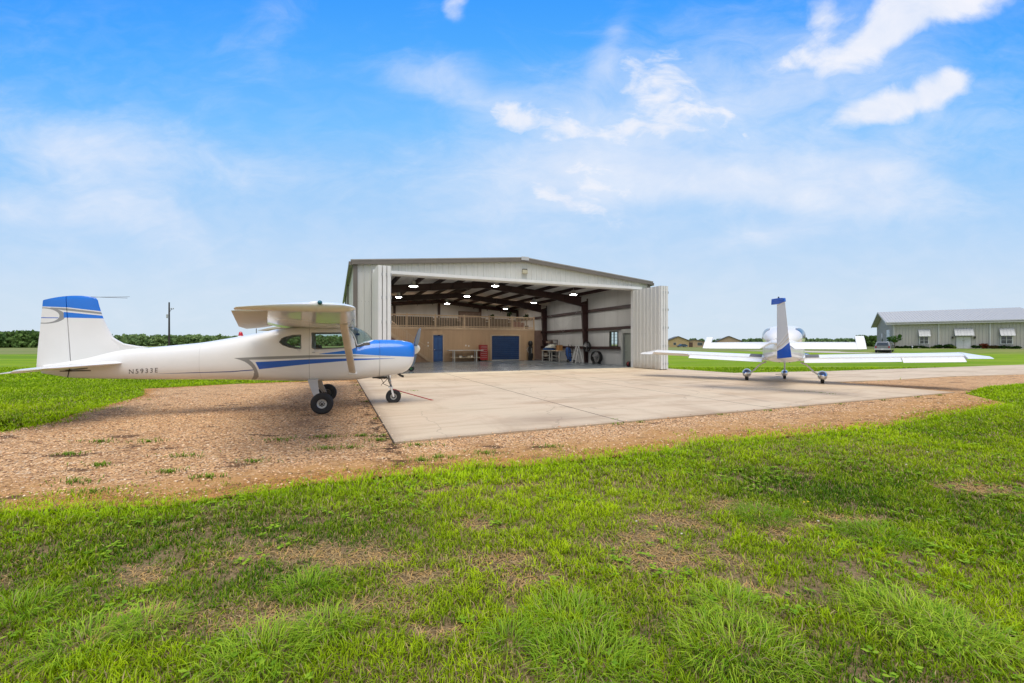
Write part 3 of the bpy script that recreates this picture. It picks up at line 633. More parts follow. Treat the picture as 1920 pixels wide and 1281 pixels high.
OPL, OPR, HDR = 1.3, 15.9, 4.78
o = ribbed('front_wall', lambda a, q: (a, V0-q), 0, OPL, lambda a: .02, lambda a: roof_z(a)-.02, SIDING, hangar)
o = ribbed('front_wall', lambda a, q: (a, V0-q), OPL, OPR, lambda a: HDR+.1, lambda a: roof_z(a)-.02, SIDING, hangar)
o = ribbed('front_wall', lambda a, q: (a, V0-q), OPR, HW, lambda a: .02, lambda a: roof_z(a)-.02, SIDING, hangar)
o = ribbed('side_wall', lambda a, q: (-q, a), V0, V1, lambda a: .02, lambda a: EAVE, SIDING, hangar, flip=True)
o = ribbed('side_wall', lambda a, q: (HW+q, a), V0, V1, lambda a: .02, lambda a: EAVE, SIDING, hangar)
o = ribbed('back_wall', lambda a, q: (a, V1+q), 0, HW, lambda a: .02, lambda a: roof_z(a)-.02, SIDING, hangar, flip=True)
# inner liners
mb = MB(); mb.box((.04, V0+.06, .02), (.06, V1-.06, EAVE-.05)); mb.build('wall_liner', LINER, hangar)
# right liner with a real window opening
wv0, wv1, wz0, wz1 = 17.25, 18.2, 1.27, 2.32
mb = MB()
for a0, a1, z0, z1 in ((V0+.06, wv0, .02, EAVE-.05), (wv1, V1-.06, .02, EAVE-.05), (wv0, wv1, .02, wz0), (wv0, wv1, wz1, EAVE-.05)): mb.box((HW-.06, a0, z0), (HW-.04, a1, z1))
mb.build('wall_liner', LINER, hangar)
bpy.data.objects.remove([c for c in hangar.children if c.name.startswith('side_wall')][-1])
for a0, a1, z0, z1 in ((V0, wv0, .02, EAVE), (wv1, V1, .02, EAVE), (wv0, wv1, .02, wz0), (wv0, wv1, wz1, EAVE)):
    if a0 == V0: ribbed('side_wall', lambda a, q: (HW+q, a), a0, a1, lambda a: z0, lambda a: z1, SIDING, hangar); continue
    ribbed('side_wall', lambda a, q, : (HW+q, a), a0, a1, lambda a, z0=z0: z0, lambda a, z1=z1: z1, SIDING, hangar)
mb = MB(); mb.prism([(.06, .02), (HW-.06, .02), (HW-.06, EAVE-.08), (UM, RIDGE-.08), (.06, EAVE-.08)], lambda x, z: (x, V1-.05, z), lambda x, z: (x, V1-.03, z)); mb.build('wall_liner', LINER, hangar)
mb = MB()
for k in range(1, 14):
    for z in (0,):
        mb.box((HW-.063, V0+k*1.5, .05), (HW-.058, V0+k*1.5+.012, EAVE-.1))
mb.build('liner_seams', simple('liner_seam_grey', (.30, .29, .27), .6), hangar)
# roof: insulated deck, steel skin
ROOFM = simple('galvalume_roof', (.42, .42, .41), .4, metal=.3, var=.08)
INSUL = simple('white_roof_insulation', (.82, .79, .74), .6, var=.12, vscale=.8, stretch=(3, .4, 1))
for sgn in (-1, 1):
    mb = MB(); ue = -.12 if sgn < 0 else HW+.12
    ze = roof_z(0)-.0106*0 ; ze = EAVE-.12*(RIDGE-EAVE)/UM
    mb.prism([(ue, ze+.02), (UM, RIDGE+.02), (UM, RIDGE+.09), (ue, ze+.09)], lambda x, z: (x, V0-.12, z), lambda x, z: (x, V1+.12, z)); mb.build('roof', ROOFM, hangar)
    mb = MB(); ue = .07 if sgn < 0 else HW-.07
    mb.prism([(ue, EAVE-.03), (UM, RIDGE-.03), (UM, RIDGE-.01), (ue, EAVE-.01)], lambda x, z: (x, V0+.03, z), lambda x, z: (x, V1-.03, z)); mb.build('roof_insulation', INSUL, hangar)
    mb = MB(); ue = -.16 if sgn < 0 else HW+.16; zz = EAVE-.16*(RIDGE-EAVE)/UM
    mb.prism([(ue, zz-.14), (UM, RIDGE-.12), (UM, RIDGE+.06), (ue, zz+.04)], lambda x, z: (x, V0-.20, z), lambda x, z: (x, V0-.122, z)); mb.build('rake_trim', BTRIM, hangar)
    mb = MB(); mb.prism([(ue, zz+.042), (UM, RIDGE+.062), (UM, RIDGE+.115), (ue, zz+.095)], lambda x, z: (x, V0-.21, z), lambda x, z: (x, V0-.125, z)); mb.build('rake_cap', simple('grey_rake_cap', (.30, .29, .27), .4), hangar)
    mb = MB()
    if sgn < 0: mb.box((-.24, V0-.2, EAVE-.18), (-.125, V1+.15, EAVE-.02))
    else: mb.box((HW+.125, V0-.2, EAVE-.18), (HW+.24, V1+.15, EAVE-.02))
    mb.build('gutter', BTRIM, hangar)
mb = MB(); mb.box((UM-.22, V0-.23, RIDGE-.06), (UM+.22, V0-.215, RIDGE+.13)); mb.build('ridge_end_plate', simple('pale_plate', (.55, .55, .56), .35, metal=.4), hangar)
for x0, x1 in ((-.05, .14), (HW-.14, HW+.05)): MB().box((x0, V0-.09, .02), (x1, V0-.035, EAVE-.12)).build('corner_trim', BTRIM, hangar)
for v in (20.9, 27.7): MB().box((-.16, v, .02), (-.06, v+.1, EAVE-.18)).build('downspout', BTRIM, hangar)
mb = MB(); mb.box((OPL-.5, V0-.16, HDR-.02), (OPR+.5, V0-.04, HDR+.13)); mb.box((OPL-.5, V0-.035, HDR-.06), (OPR+.5, V0+.3, HDR-.022)); mb.build('door_track', WTRIM, hangar)
for x0 in (OPL-.04, OPR-.06): MB().box((x0, V0-.03, .02), (x0+.1, V0+.2, HDR-.07)).build('door_jamb', WTRIM, hangar)
# inner face above the opening
mb = MB(); mb.prism([(.1, HDR), (HW-.1, HDR), (HW-.1, EAVE-.1), (UM, RIDGE-.1), (.1, EAVE-.1)], lambda x, z: (x, V0+.31, z), lambda x, z: (x, V0+.33, z)); mb.build('header_liner', LINER, hangar)
# rigid frames
def frame(v, back=False):
    w = .2 if not back else .2
    for s_ in (0, 1):
        X_ = (lambda a: a) if s_ == 0 else (lambda a: HW-a)
        f0 = lambda a, z: (X_(a), v-w/2, z); f1 = lambda a, z: (X_(a), v+w/2, z)
        if not back:
            mb = MB(); mb.prism([(.07, .02), (.30, .02), (.62, EAVE-.75), (.62, EAVE-.62), (.07, EAVE-.45)], lambda a, z: (X_(a), v-.006, z), lambda a, z: (X_(a), v+.006, z))
            mb.prism([(.28, .02), (.30, .02), (.63, EAVE-.75), (.61, EAVE-.75)], f0, f1); mb.prism([(.07, .02), (.09, .02), (.09, EAVE-.3), (.07, EAVE-.3)], f0, f1)
            mb.box((min(X_(.10), X_(.6)), v-w/2, EAVE-.78), (max(X_(.10), X_(.6)), v+w/2, EAVE-.76)); mb.build('column', MAROON, hangar)
            top = [(.62, roof_z(.62)-.28), (UM, RIDGE-.28)]; bot = [(UM, RIDGE-.68), (UM-2.4, roof_z(UM-2.4)-.70), (3.2, roof_z(3.2)-.72), (.62, EAVE-.92)]
        else:
            mb = MB(); mb.prism([(.07, .02), (.27, .02), (.27, EAVE-.3), (.07, EAVE-.3)], f0, f1); mb.build('column', MAROON, hangar)
            top = [(.1, roof_z(.1)-.22), (UM, RIDGE-.22)]; bot = [(UM, RIDGE-.55), (.1, roof_z(.1)-.55)]
        mb = MB(); mb.prism(top+bot, lambda a, z: (X_(a), v-.006, z), lambda a, z: (X_(a), v+.006, z))
        for P_ in (top, bot):
            P_ = sorted(P_)
            mb.prism([(a, z) for a, z in P_]+[(a, z+.018) for a, z in P_[::-1]], f0, f1)
        for k in range(1, 6):
            a = .62+k*1.45; mb.box((min(X_(a), X_(a+.012)), v-w/2+.01, roof_z(a)-.68), (max(X_(a), X_(a+.012)), v+w/2-.01, roof_z(a)-.285))
        mb.build('rafter', MAROON, hangar)
for v in (21.05, 27.8): frame(v)
frame(34.3, True)
for u in (1.0, 2.5, 4.0, 5.5, 7.0, 8.3, 8.8, 10.1, 11.6, 13.1, 14.6, 16.1):
    mb = MB(); z = roof_z(u)-.04; mb.box((u-.005, V0+.34, z-.21), (u+.005, V1-.05, z)); mb.box((u-.005, V0+.34, z-.216), (u+.07, V1-.05, z-.206)); mb.box((u-.07, V0+.34, z-.010), (u+.005, V1-.05, z-.002)); mb.build('purlin', MAROON, hangar)
for z in (1.17, 2.52, 3.92):
    for a0, a1 in ((V0+.1, 20.93), (21.17, 27.68), (27.92, 34.15)):
        if z < 2 and a0 < 15: a0 = 16.75
        mb = MB(); mb.box((HW-.26, a0, z-.1), (HW-.065, a1, z-.085)); mb.box((HW-.27, a0, z-.1), (HW-.262, a1, z+.1)); mb.build('girt', MAROON, hangar)
        mb = MB(); mb.box((.065, V0+.1 if a0 > 15 and a0 < 17 else a0, z-.1), (.26, a1, z-.085)); mb.box((.262, a0, z-.1), (.27, a1, z+.1)); mb.build('girt', MAROON, hangar)
for u in (4.3, 8.55, 12.8):
    mb = MB(); mb.box((u-.11, V1-.30, .02), (u+.11, V1-.08, roof_z(u)-.56)); mb.build('back_column', MAROON, hangar)
mb = MB()
for a, b_ in (((HW-.3, 21.3, .3), (HW-.3, 27.5, 4.6)), ((HW-.3, 27.5, .3), (HW-.3, 21.3, 4.6))): mb.tube([a, b_], .008, 6)
mb.build('brace_cable', STEEL, hangar)
mb = MB(); mb.box((.3, V1-.2, 3.78), (HW-.3, V1-.08, 3.96)); mb.build('girt', MAROON, hangar)
# window in right wall
win = MB(); fr = .05
for a0, a1, z0, z1 in ((wv0, wv1, wz0, wz0+fr), (wv0, wv1, wz1-fr, wz1), (wv0, wv0+fr, wz0+fr, wz1-fr), (wv1-fr, wv1, wz0+fr, wz1-fr)): win.box((HW-.12, a0, z0), (HW+.05, a1, z1))
win.box((HW-.1, (wv0+wv1)/2-.02, wz0+fr), (HW-.02, (wv0+wv1)/2+.02, wz1-fr))
for k in range(1, 5): z = lerp(wz0, wz1, k/5); win.box((HW-.07, wv0+fr, z-.008), (HW-.05, (wv0+wv1)/2-.021, z+.008)); win.box((HW-.07, (wv0+wv1)/2+.021, z-.008), (HW-.05, wv1-fr, z+.008))
wo_ = win.build('window', simple('dark_window_frame', (.06, .055, .05), .5), hangar)
mb = MB(); mb.box((HW-.045, wv0+fr, wz0+fr), (HW-.04, wv1-fr, wz1-fr)); mb.build('pane', glass('clear_glass', (.85, .9, .88)), wo_)
# walk door in right wall
mb = MB(); GD = simple('grey_green_door', (.27, .29, .25), .5, var=.06)
mb.box((HW-.16, 15.45, .03), (HW-.065, 16.45, 2.14)); dr = mb.build('walk_door', GD, hangar)
mb = MB(); mb.box((HW-.30, 16.47, .02), (HW-.065, 16.62, 2.42)); mb.box((HW-.30, 15.3, .02), (HW-.065, 15.44, 2.42)); mb.box((HW-.30, 15.45, 2.16), (HW-.065, 16.46, 2.42)); mb.build('door_frame', simple('pale_door_frame', (.42, .43, .40), .5), dr)
mb = MB(); mb.lathe([(0, 0), (.03, 0), (.03, .05), (0, .05)], Matrix.Translation((HW-.16, 16.3, 1.0)) @ Matrix.Rotation(-pi/2, 4, 'Y'), 12); mb.build('door_handle', STEEL, dr)
# floor inside
m, t, b, oc = material('grey_epoxy_floor'); x, y, z = t.xyz(oc)
n0 = t.noise(oc, .6, 5, .65); n1_ = t.noise(t.scale(oc, (.5, 2.5, 1)), 1.2, 4, .6)
c = t.mix(t.mr(n0, .35, .65), (.13, .155, .175), (.20, .22, .235)); c = t.mix(t.mr(n1_, .56, .7, 0, .6), c, (.30, .30, .29))
t.put(b.inputs['Base Color'], c); t.put(b.inputs['Roughness'], t.mr(n0, .3, .7, .18, .38)); b.inputs['Specular IOR Level'].default_value = .6
bm = bmesh.new(); bmesh.ops.create_cube(bm, size=1); me = bpy.data.meshes.new('hangar_floor'); bm.to_mesh(me); bm.free(); me.materials.append(m)
fl = bpy.data.objects.new('hangar_floor', me); COL.objects.link(fl); fl.scale = (HW-.02, V1-14.285, .14); fl.location = H(HW/2, (V1+14.285)/2, -.052); fl.rotation_euler = (0, 0, HANG); tag(fl, kind='structure')
# mezzanine
MV = 27.2; MR = 15.45
mb = MB(); 
def grooved(mb, u0, u1, z0, z1, v):
    u = u0
    while u < u1-.01:
        w = min(.40, u1-u); mb.box((u+.004, v, z0), (u+w-.004, v+.05, z1)); u += .40
grooved(mb, .1, 6.4, .02, 2.62, MV); grooved(mb, 7.25, 11.4, .02, 2.62, MV); grooved(mb, 14.0, MR, .02, 2.62, MV); grooved(mb, 6.4, 7.25, 2.17, 2.62, MV); grooved(mb, 11.4, 14.0, 2.15, 2.62, MV)
mb.box((.1, MV+.052, .02), (6.4, MV+.09, 2.6)); mb.box((7.25, MV+.052, .02), (11.4, MV+.09, 2.6)); mb.box((14.0, MV+.052, .02), (MR, MV+.09, 2.6)); mb.box((6.4, MV+.052, 2.17), (7.25, MV+.09, 2.6)); mb.box((11.4, MV+.052, 2.15), (14, MV+.09, 2.6))
mb.box((MR-.05, MV+.10, .02), (MR, V1-.1, 2.6))
mb.build('mezzanine_wall', TAN, hangar)
mb = MB(); mb.box((.1, MV-.06, 2.62), (MR+.02, V1-.1, 2.80)); mb.build('mezzanine_deck', TANW, hangar)
mb = MB(); grooved(mb, MR+.1, HW-.1, .02, 2.7, 28.6); mb.build('partition', simple('pinkish_board', (.34, .22, .18), .6, var=.15), hangar)
rail = MB(); rail.box((2.2, MV-.03, 3.72), (MR, MV+.06, 3.80)); rail.box((2.2, MV-.02, 2.86), (MR, MV+.04, 2.92))
u = 2.35
while u < MR-.1: rail.box((u-.02, MV-.055, 2.70), (u+.02, MV-.03, 3.72)); u += .135
ro = rail.build('railing', TANW, hangar)
for u in (2.25, 4.36, 6.6, 9.0, 11.2, 13.3, MR-.05):
    mb = MB(); mb.box((u-.05, MV-.05, 2.80), (u+.05, MV+.05, 3.86)); mb.build('railing_post', TANW, ro)
# blue doors
mb = MB(); mb.box((6.44, MV+.0, .03), (7.21, MV+.045, 2.13)); d_ = mb.build('blue_door', DOORB, hangar)
mb = MB()
for a0, a1 in ((6.53, 6.79), (6.86, 7.12)):
    for z0, z1 in ((.2, .85), (1.0, 1.95)): mb.box((a0, MV-.012, z0), (a1, MV-.002, z1))
mb.build('door_panel', simple('blue_door_panel', (.02, .08, .25), .4), d_)
mb = MB(); mb.lathe([(0, 0), (.03, 0), (.035, .05), (0, .06)], Matrix.Translation((6.53, MV-.002, 1.0)) @ Matrix.Rotation(pi/2, 4, 'X'), 12); mb.build('door_handle', STEEL, d_)
mb = MB(); mb.box((6.33, MV-.03, .02), (6.43, MV-.002, 2.17)); mb.box((7.22, MV-.03, .02), (7.32, MV-.002, 2.17)); mb.box((6.33, MV-.03, 2.17), (7.32, MV-.002, 2.26)); mb.build('door_frame', TANW, d_)
mb = MB()
for k in range(12): mb.prism([(MV+.02, .10+k*.168), (MV-.012, .12+k*.168), (MV-.012, .255+k*.168), (MV+.02, .266+k*.168), (MV+.04, .266+k*.168), (MV+.04, .10+k*.168)], lambda y_, z_: (11.44, y_, z_), lambda y_, z_: (13.96, y_, z_))
gd = mb.build('roll_up_door', simple('navy_roll_up_door', (.014, .042, .125), .4, var=.15), hangar)
mb = MB(); mb.box((11.44, MV-.02, .025), (13.96, MV+.03, .095)); mb.build('bottom_bar', ALU, gd)
mb = MB(); mb.box((11.30, MV-.03, .02), (11.43, MV-.002, 2.15)); mb.box((13.97, MV-.03, .02), (14.10, MV-.002, 2.15)); mb.box((11.30, MV-.03, 2.15), (14.10, MV-.002, 2.25)); mb.build('door_frame', TANW, gd)
for u, z in ((6.02, 1.55), (6.02, 1.3), (9.15, 1.32), (9.4, 1.28)):
    mb = MB(); mb.box((u-.04, MV-.02, z-.06), (u+.04, MV-.002, z+.06)); mb.build('switch_plate', FARW, hangar)
# stairs rising to the left in front of the mezzanine
mb = MB(); nst = 13; ub, ut = 6.0, 2.3
for k in range(nst):
    u = lerp(ub, ut, (k+1)/nst); z = 2.78*(k+1)/(nst+1); mb.box((u, 26.32, z-.04), (u+.31, 27.12, z)); 
mb.build('stair_treads', TANW, hangar)
mb = MB(); mb.prism([(ub+.28, .02), (ub, .02), (ut, 2.55), (ut, 2.82), (ut+.1, 2.82)], lambda a, z: (a, 26.26, z), lambda a, z: (a, 26.30, z)); mb.build('stair_stringer', TANW, hangar)
mb = MB(); mb.prism([(ub-.1, .03), (ut, .03), (ut, 2.5)], lambda a, z: (a, 26.34, z), lambda a, z: (a, 26.36, z)); mb.build('stair_side_panel', simple('dark_brown_panel', (.27, .165, .10), .7, var=.1), hangar)  # panel coloured darker than the stringer and treads
sr = MB(); sr.bar((ub+.1, 26.22, .95), (ut, 26.22, 3.72), .08, .05)
for k in range(30):
    u = lerp(ub+.05, ut+.05, k/29); z = lerp(.95, 3.70, k/29); sr.box((u-.016, 26.225, z-.95), (u+.016, 26.25, z))
sro = sr.build('stair_railing', TANW, hangar)
for u, z in ((ub+.15, .02), (4.2, 1.35), (ut-.02, 2.55)): mb = MB(); mb.box((u-.045, 26.18, z), (u+.045, 26.26, z+1.15)); mb.build('railing_post', TANW, sro)
# wall lamp over the opening
mb = MB(); mb.box((8.42, V0-.20, 5.22), (8.72, V0-.06, 5.42)); wl = mb.build('flood_lamp', simple('beige_lamp_case', (.45, .42, .30), .4), hangar, bevel=.02)
mb = MB(); mb.box((8.45, V0-.19, 5.425), (8.69, V0-.045, 5.47)); mb.build('lamp_hood', DARKM, wl)

# folding doors: three leaves each side, stacked at right angles to the wall
def leaf(u0, v0, v1, name_side, first):
    rk_ = .9 if first == 0 else .4
    mb = MB(); w = .165
    t_ = thing('folding_door_leaf', '', 'door', H(0, 0), HANG, 'folded leaves of the hangar door')
    # ribbed skins with thin steel channel edge
    mb = MB(); mb.box((u0+.012, v0, .06), (u0+w-.012, v0+.05, 4.66)); mb.box((u0+.012, v1-.05, .06), (u0+w-.012, v1, 4.66)); mb.box((u0+.014, v0+.05, 4.60), (u0+w-.014, v1-.05, 4.66)); mb.box((u0+.014, v0+.05, .06), (u0+w-.014, v1-.05, .12)); mb.build('leaf_frame', WTRIM, t_)
    ribbed('leaf_skin', lambda a, q: (u0+.010-q*rk_, a), v0+.02, v1-.01, lambda a: .05, lambda a: 4.665, SIDING, t_, flip=True, depth=.05)
    for z in (.35, 1.35, 2.35, 3.35, 4.3): MB().box((u0+w-.026, v0-.016, z-.06), (u0+w+.018, v0-.002, z+.06)).build('hinge', STEEL, t_)
    mb = MB(); mb.box((u0+.05, v0+.04, .02), (u0+.11, v0+.16, .06)); mb.build('roller', DARKM, t_)
    mb = MB(); mb.box((u0+w-.008, v0+.03, .1), (u0+w+.0, v1-.03, 4.6)); mb.build('leaf_inner_skin', SIDING, t_)
    return t_
for i in range(3):
    q = leaf(.80+i*.178, 11.55, 14.16, 'left', i); q['label'] = ('outermost', 'middle', 'innermost')[i]+' white ribbed folding door leaf of the stack left of the hangar opening'
    q = leaf(15.72+i*.178, 11.80, 14.16, 'right', i); q['label'] = ('innermost', 'middle', 'outermost')[i]+' white ribbed folding door leaf of the stack right of the hangar opening'
# hanging high-bay lamps
LAMPM = simple('lit_lamp_glass', (1.0, .965, .90), .5, var=0, emit=175)
lg = {(0, 0): 'nearest left', (0, 1): 'middle left', (0, 2): 'farthest left', (1, 0): 'nearest centre', (1, 1): 'middle centre', (1, 2): 'farthest centre', (2, 0): 'nearest right', (2, 1): 'middle right', (2, 2): 'farthest right'}
proto = None
def copy_thing(src):
    r = src.copy(); COL.objects.link(r)
    for ch in list(src.children):
        c = ch.copy(); COL.objects.link(c); c.parent = r
        for g_ in ch.children: e = g_.copy(); COL.objects.link(e); e.parent = c
    return r
for i, u in enumerate((3.4, 8.5, 14.2)):
    for j, v in enumerate((18.5, 24.7, 31.0)):
        if proto is None:
            p = proto = thing('hanging_lamp', '', 'lamp', (0, 0, 0), HANG, 'lit lamps hanging under the hangar roof')
            mb = MB(); mb.box((-.10, -.10, .10), (.10, .10, .28)); mb.tube([(0, 0, .28), (0, 0, .62)], .012, 6); mb.build('ballast_box', ALU, p)
            mb = MB(); mb.lathe([(.07, .11), (.12, .09), (.28, -.02), (.285, -.03), (.275, -.02), (.11, .08), (.06, .10)], None, 20); mb.build('lamp_reflector', ALU, p, True)
            mb = MB(); mb.lathe([(0, -.05), (.12, -.045), (.20, -.012), (.16, .02), (0, .03)], None, 20); mb.build('lamp_lens', LAMPM, p, True)
        else: p = copy_thing(proto)
        p.location = H(u, v, (4.83, 5.12, 4.83)[i]); p['label'] = lg[(i, j)]+' of the lit dome lamps hanging inside the hangar'

# ================================================================= AIRCRAFT TOOLS
def sgnpow(a, p): return math.copysign(abs(a)**p, a)
def loft(xs, top, bot, hw, ex, nx=70, nr=48, x0=None, x1=None, skip=None):
    """closed shell from superellipse sections along X"""
    x0 = xs[0] if x0 is None else x0; x1 = xs[-1] if x1 is None else x1
    X_ = sorted(set([x0+(x1-x0)*i/nx for i in range(nx+1)]+[x for x in xs if x0 <= x <= x1])); vs, fs = [], []
    for x in X_:
        zt, zb, w, n = icrom(x, xs, top), icrom(x, xs, bot), icrom(x, xs, hw), icrom(x, xs, ex)
        for k in range(nr):
            a = 2*pi*k/nr; vs.append((x, w*sgnpow(cos(a), 2/n), (zt+zb)/2+(zt-zb)/2*sgnpow(sin(a), 2/n)))
    for i in range(len(X_)-1):
        for k in range(nr):
            f = (i*nr+k, (i+1)*nr+k, (i+1)*nr+(k+1) % nr, i*nr+(k+1) % nr)
            if skip and skip((X_[i]+X_[i+1])/2, sum(vs[j][1] for j in f)/4, sum(vs[j][2] for j in f)/4): continue
            fs.append(f)
    return vs, fs, len(X_), nr
def naca(c): return 5*(.2969*sqrt(max(c, 0))-.126*c-.3516*c*c+.2843*c**3-.1036*c**4)
def foil(name, secs, mat, parent, c0=0.0, c1=1.0, nc=16, camber=0.0, smooth=40, bulge=None, hinge=None):
    """secs: [(LE vec, TE vec, thickness fraction, up vec)], chord range c0..c1"""
    cs = [c0+(c1-c0)*(1-cos(pi*k/nc))/2 for k in range(nc+1)]; vs, fs = [], []
    ring = [(c, 1) for c in cs[::-1]]+[(c, -1) for c in cs[1:]]
    ring0 = ring
    n = len(ring)
    for j, (L, T, th, up) in enumerate(secs):
        L, T, up = Vector(L), Vector(T), Vector(up).normalized(); ch = (T-L).length
        if hinge:
            h_ = hinge[j]; lo_, hi_ = (0, h_) if c1 < .999 else (h_+.004, 1); ring = [(lerp(lo_, hi_, (c-c0)/(c1-c0)), s_) for c, s_ in ring0]
        for c, s_ in ring:
            y = s_*max(naca(c)*th*ch, .0025)+camber*ch*4*c*(1-c)
            p = L.lerp(T, c)+up*y
            if bulge and bulge[j]: p += Vector((0, 0, bulge[j]*4*c*(1-c)))
            vs.append(p)
    for j in range(len(secs)-1):
        for k in range(n): fs.append((j*n+k, j*n+(k+1) % n, (j+1)*n+(k+1) % n, (j+1)*n+k))
    fs.append(tuple(range(n))); fs.append(tuple((len(secs)-1)*n+k for k in range(n))[::-1])
    o = raw(name, vs, fs, mat, parent)
    bm = bmesh.new(); bm.from_mesh(o.data); bmesh.ops.recalc_face_normals(bm, faces=bm.faces); bm.to_mesh(o.data); bm.free()
    o.data.shade_smooth(); o.data.set_sharp_from_angle(angle=radians(smooth)); return o
def wheel(root, name, c, R, Wd, rimR, tyre=RUBBER, rimm=ALU):
    M = Matrix.Translation(c) @ Matrix.Rotation(pi/2, 4, 'X'); h = Wd/2
    prof = [(rimR, -h*.55), (rimR+.01, -h*.8), (R*.80, -h), (R*.93, -h*.86), (R*.985, -h*.6), (R, -h*.25), (R*.99, -h*.2), (R, -h*.14), (R, h*.14), (R*.99, h*.2), (R, h*.25), (R*.985, h*.6), (R*.93, h*.86), (R*.80, h), (rimR+.01, h*.8), (rimR, h*.55)]
    w = MB().lathe(prof, M, 40).build(name, tyre, root, 40)
    r = rimR
    MB().lathe([(0, -h*.45), (r*.3, -h*.55), (r*.34, -h*.35), (r*.62, -h*.25), (r*.72, -h*.6), (r*.9, -h*.62), (r*1.02, -h*.8), (r*1.02, h*.8), (r*.9, h*.62), (r*.72, h*.6), (r*.62, h*.25), (r*.34, h*.35), (r*.3, h*.55), (0, h*.45)], M, 32).build('rim', rimm, w, 30)
    mb = MB()
    for k in range(8):
        a = 2*pi*k/8
        for s_ in (-1, 1): mb.lathe([(0, 0), (.012, 0), (.012, .012), (0, .014)], M @ Matrix.Translation((r*.5*cos(a), r*.5*sin(a), s_*h*.42)) @ Matrix.Rotation(0 if s_ > 0 else pi, 4, 'X'), 8)
    mb.build('wheel_bolts', DARKM, w)
    return w

# ================================================================= HIGH-WING PLANE (left)
F_AX, F_TOP, F_BOT, F_HW, F_EX = zip(*[
    (-4.93, 1.06, .905, .030, 2.0), (-4.4, 1.16, .80, .105, 2.2), (-3.7, 1.34, .765, .185, 2.3), (-3.0, 1.42, .735, .27, 2.4), (-2.4, 1.49, .718, .34, 2.5), (-1.9, 1.585, .703, .40, 2.7), (-1.35, 1.70, .675, .455, 3.2),
    (-.9, 1.80, .655, .49, 4.0), (-.4, 1.86, .637, .515, 4.6), (.3, 1.875, .623, .525, 4.8), (.60, 1.86, .628, .525, 4.6), (.66, 1.46, .630, .522, 3.6), (.85, 1.525, .645, .512, 3.2), (1.03, 1.562, .665, .50, 3.0), (1.16, 1.565, .675, .49, 3.0),
    (1.4, 1.563, .70, .465, 3.0), (1.63, 1.55, .735, .44, 3.0), (1.80, 1.525, .80, .41, 3.0), (1.90, 1.505, .90, .375, 2.8), (1.955, 1.48, 1.00, .33, 2.6), (1.985, 1.44, 1.12, .27, 2.4)])
def f_surf(x, z):
    zt, zb, w, n = icrom(x, F_AX, F_TOP), icrom(x, F_AX, F_BOT), icrom(x, F_AX, F_HW), icrom(x, F_AX, F_EX)
    if .3 < x < .9 and z > .8: zt = max(zt, 1.87)
    q = min(abs((z-(zt+zb)/2)/((zt-zb)/2)), .999); return w*(1-q**n)**(1/n)
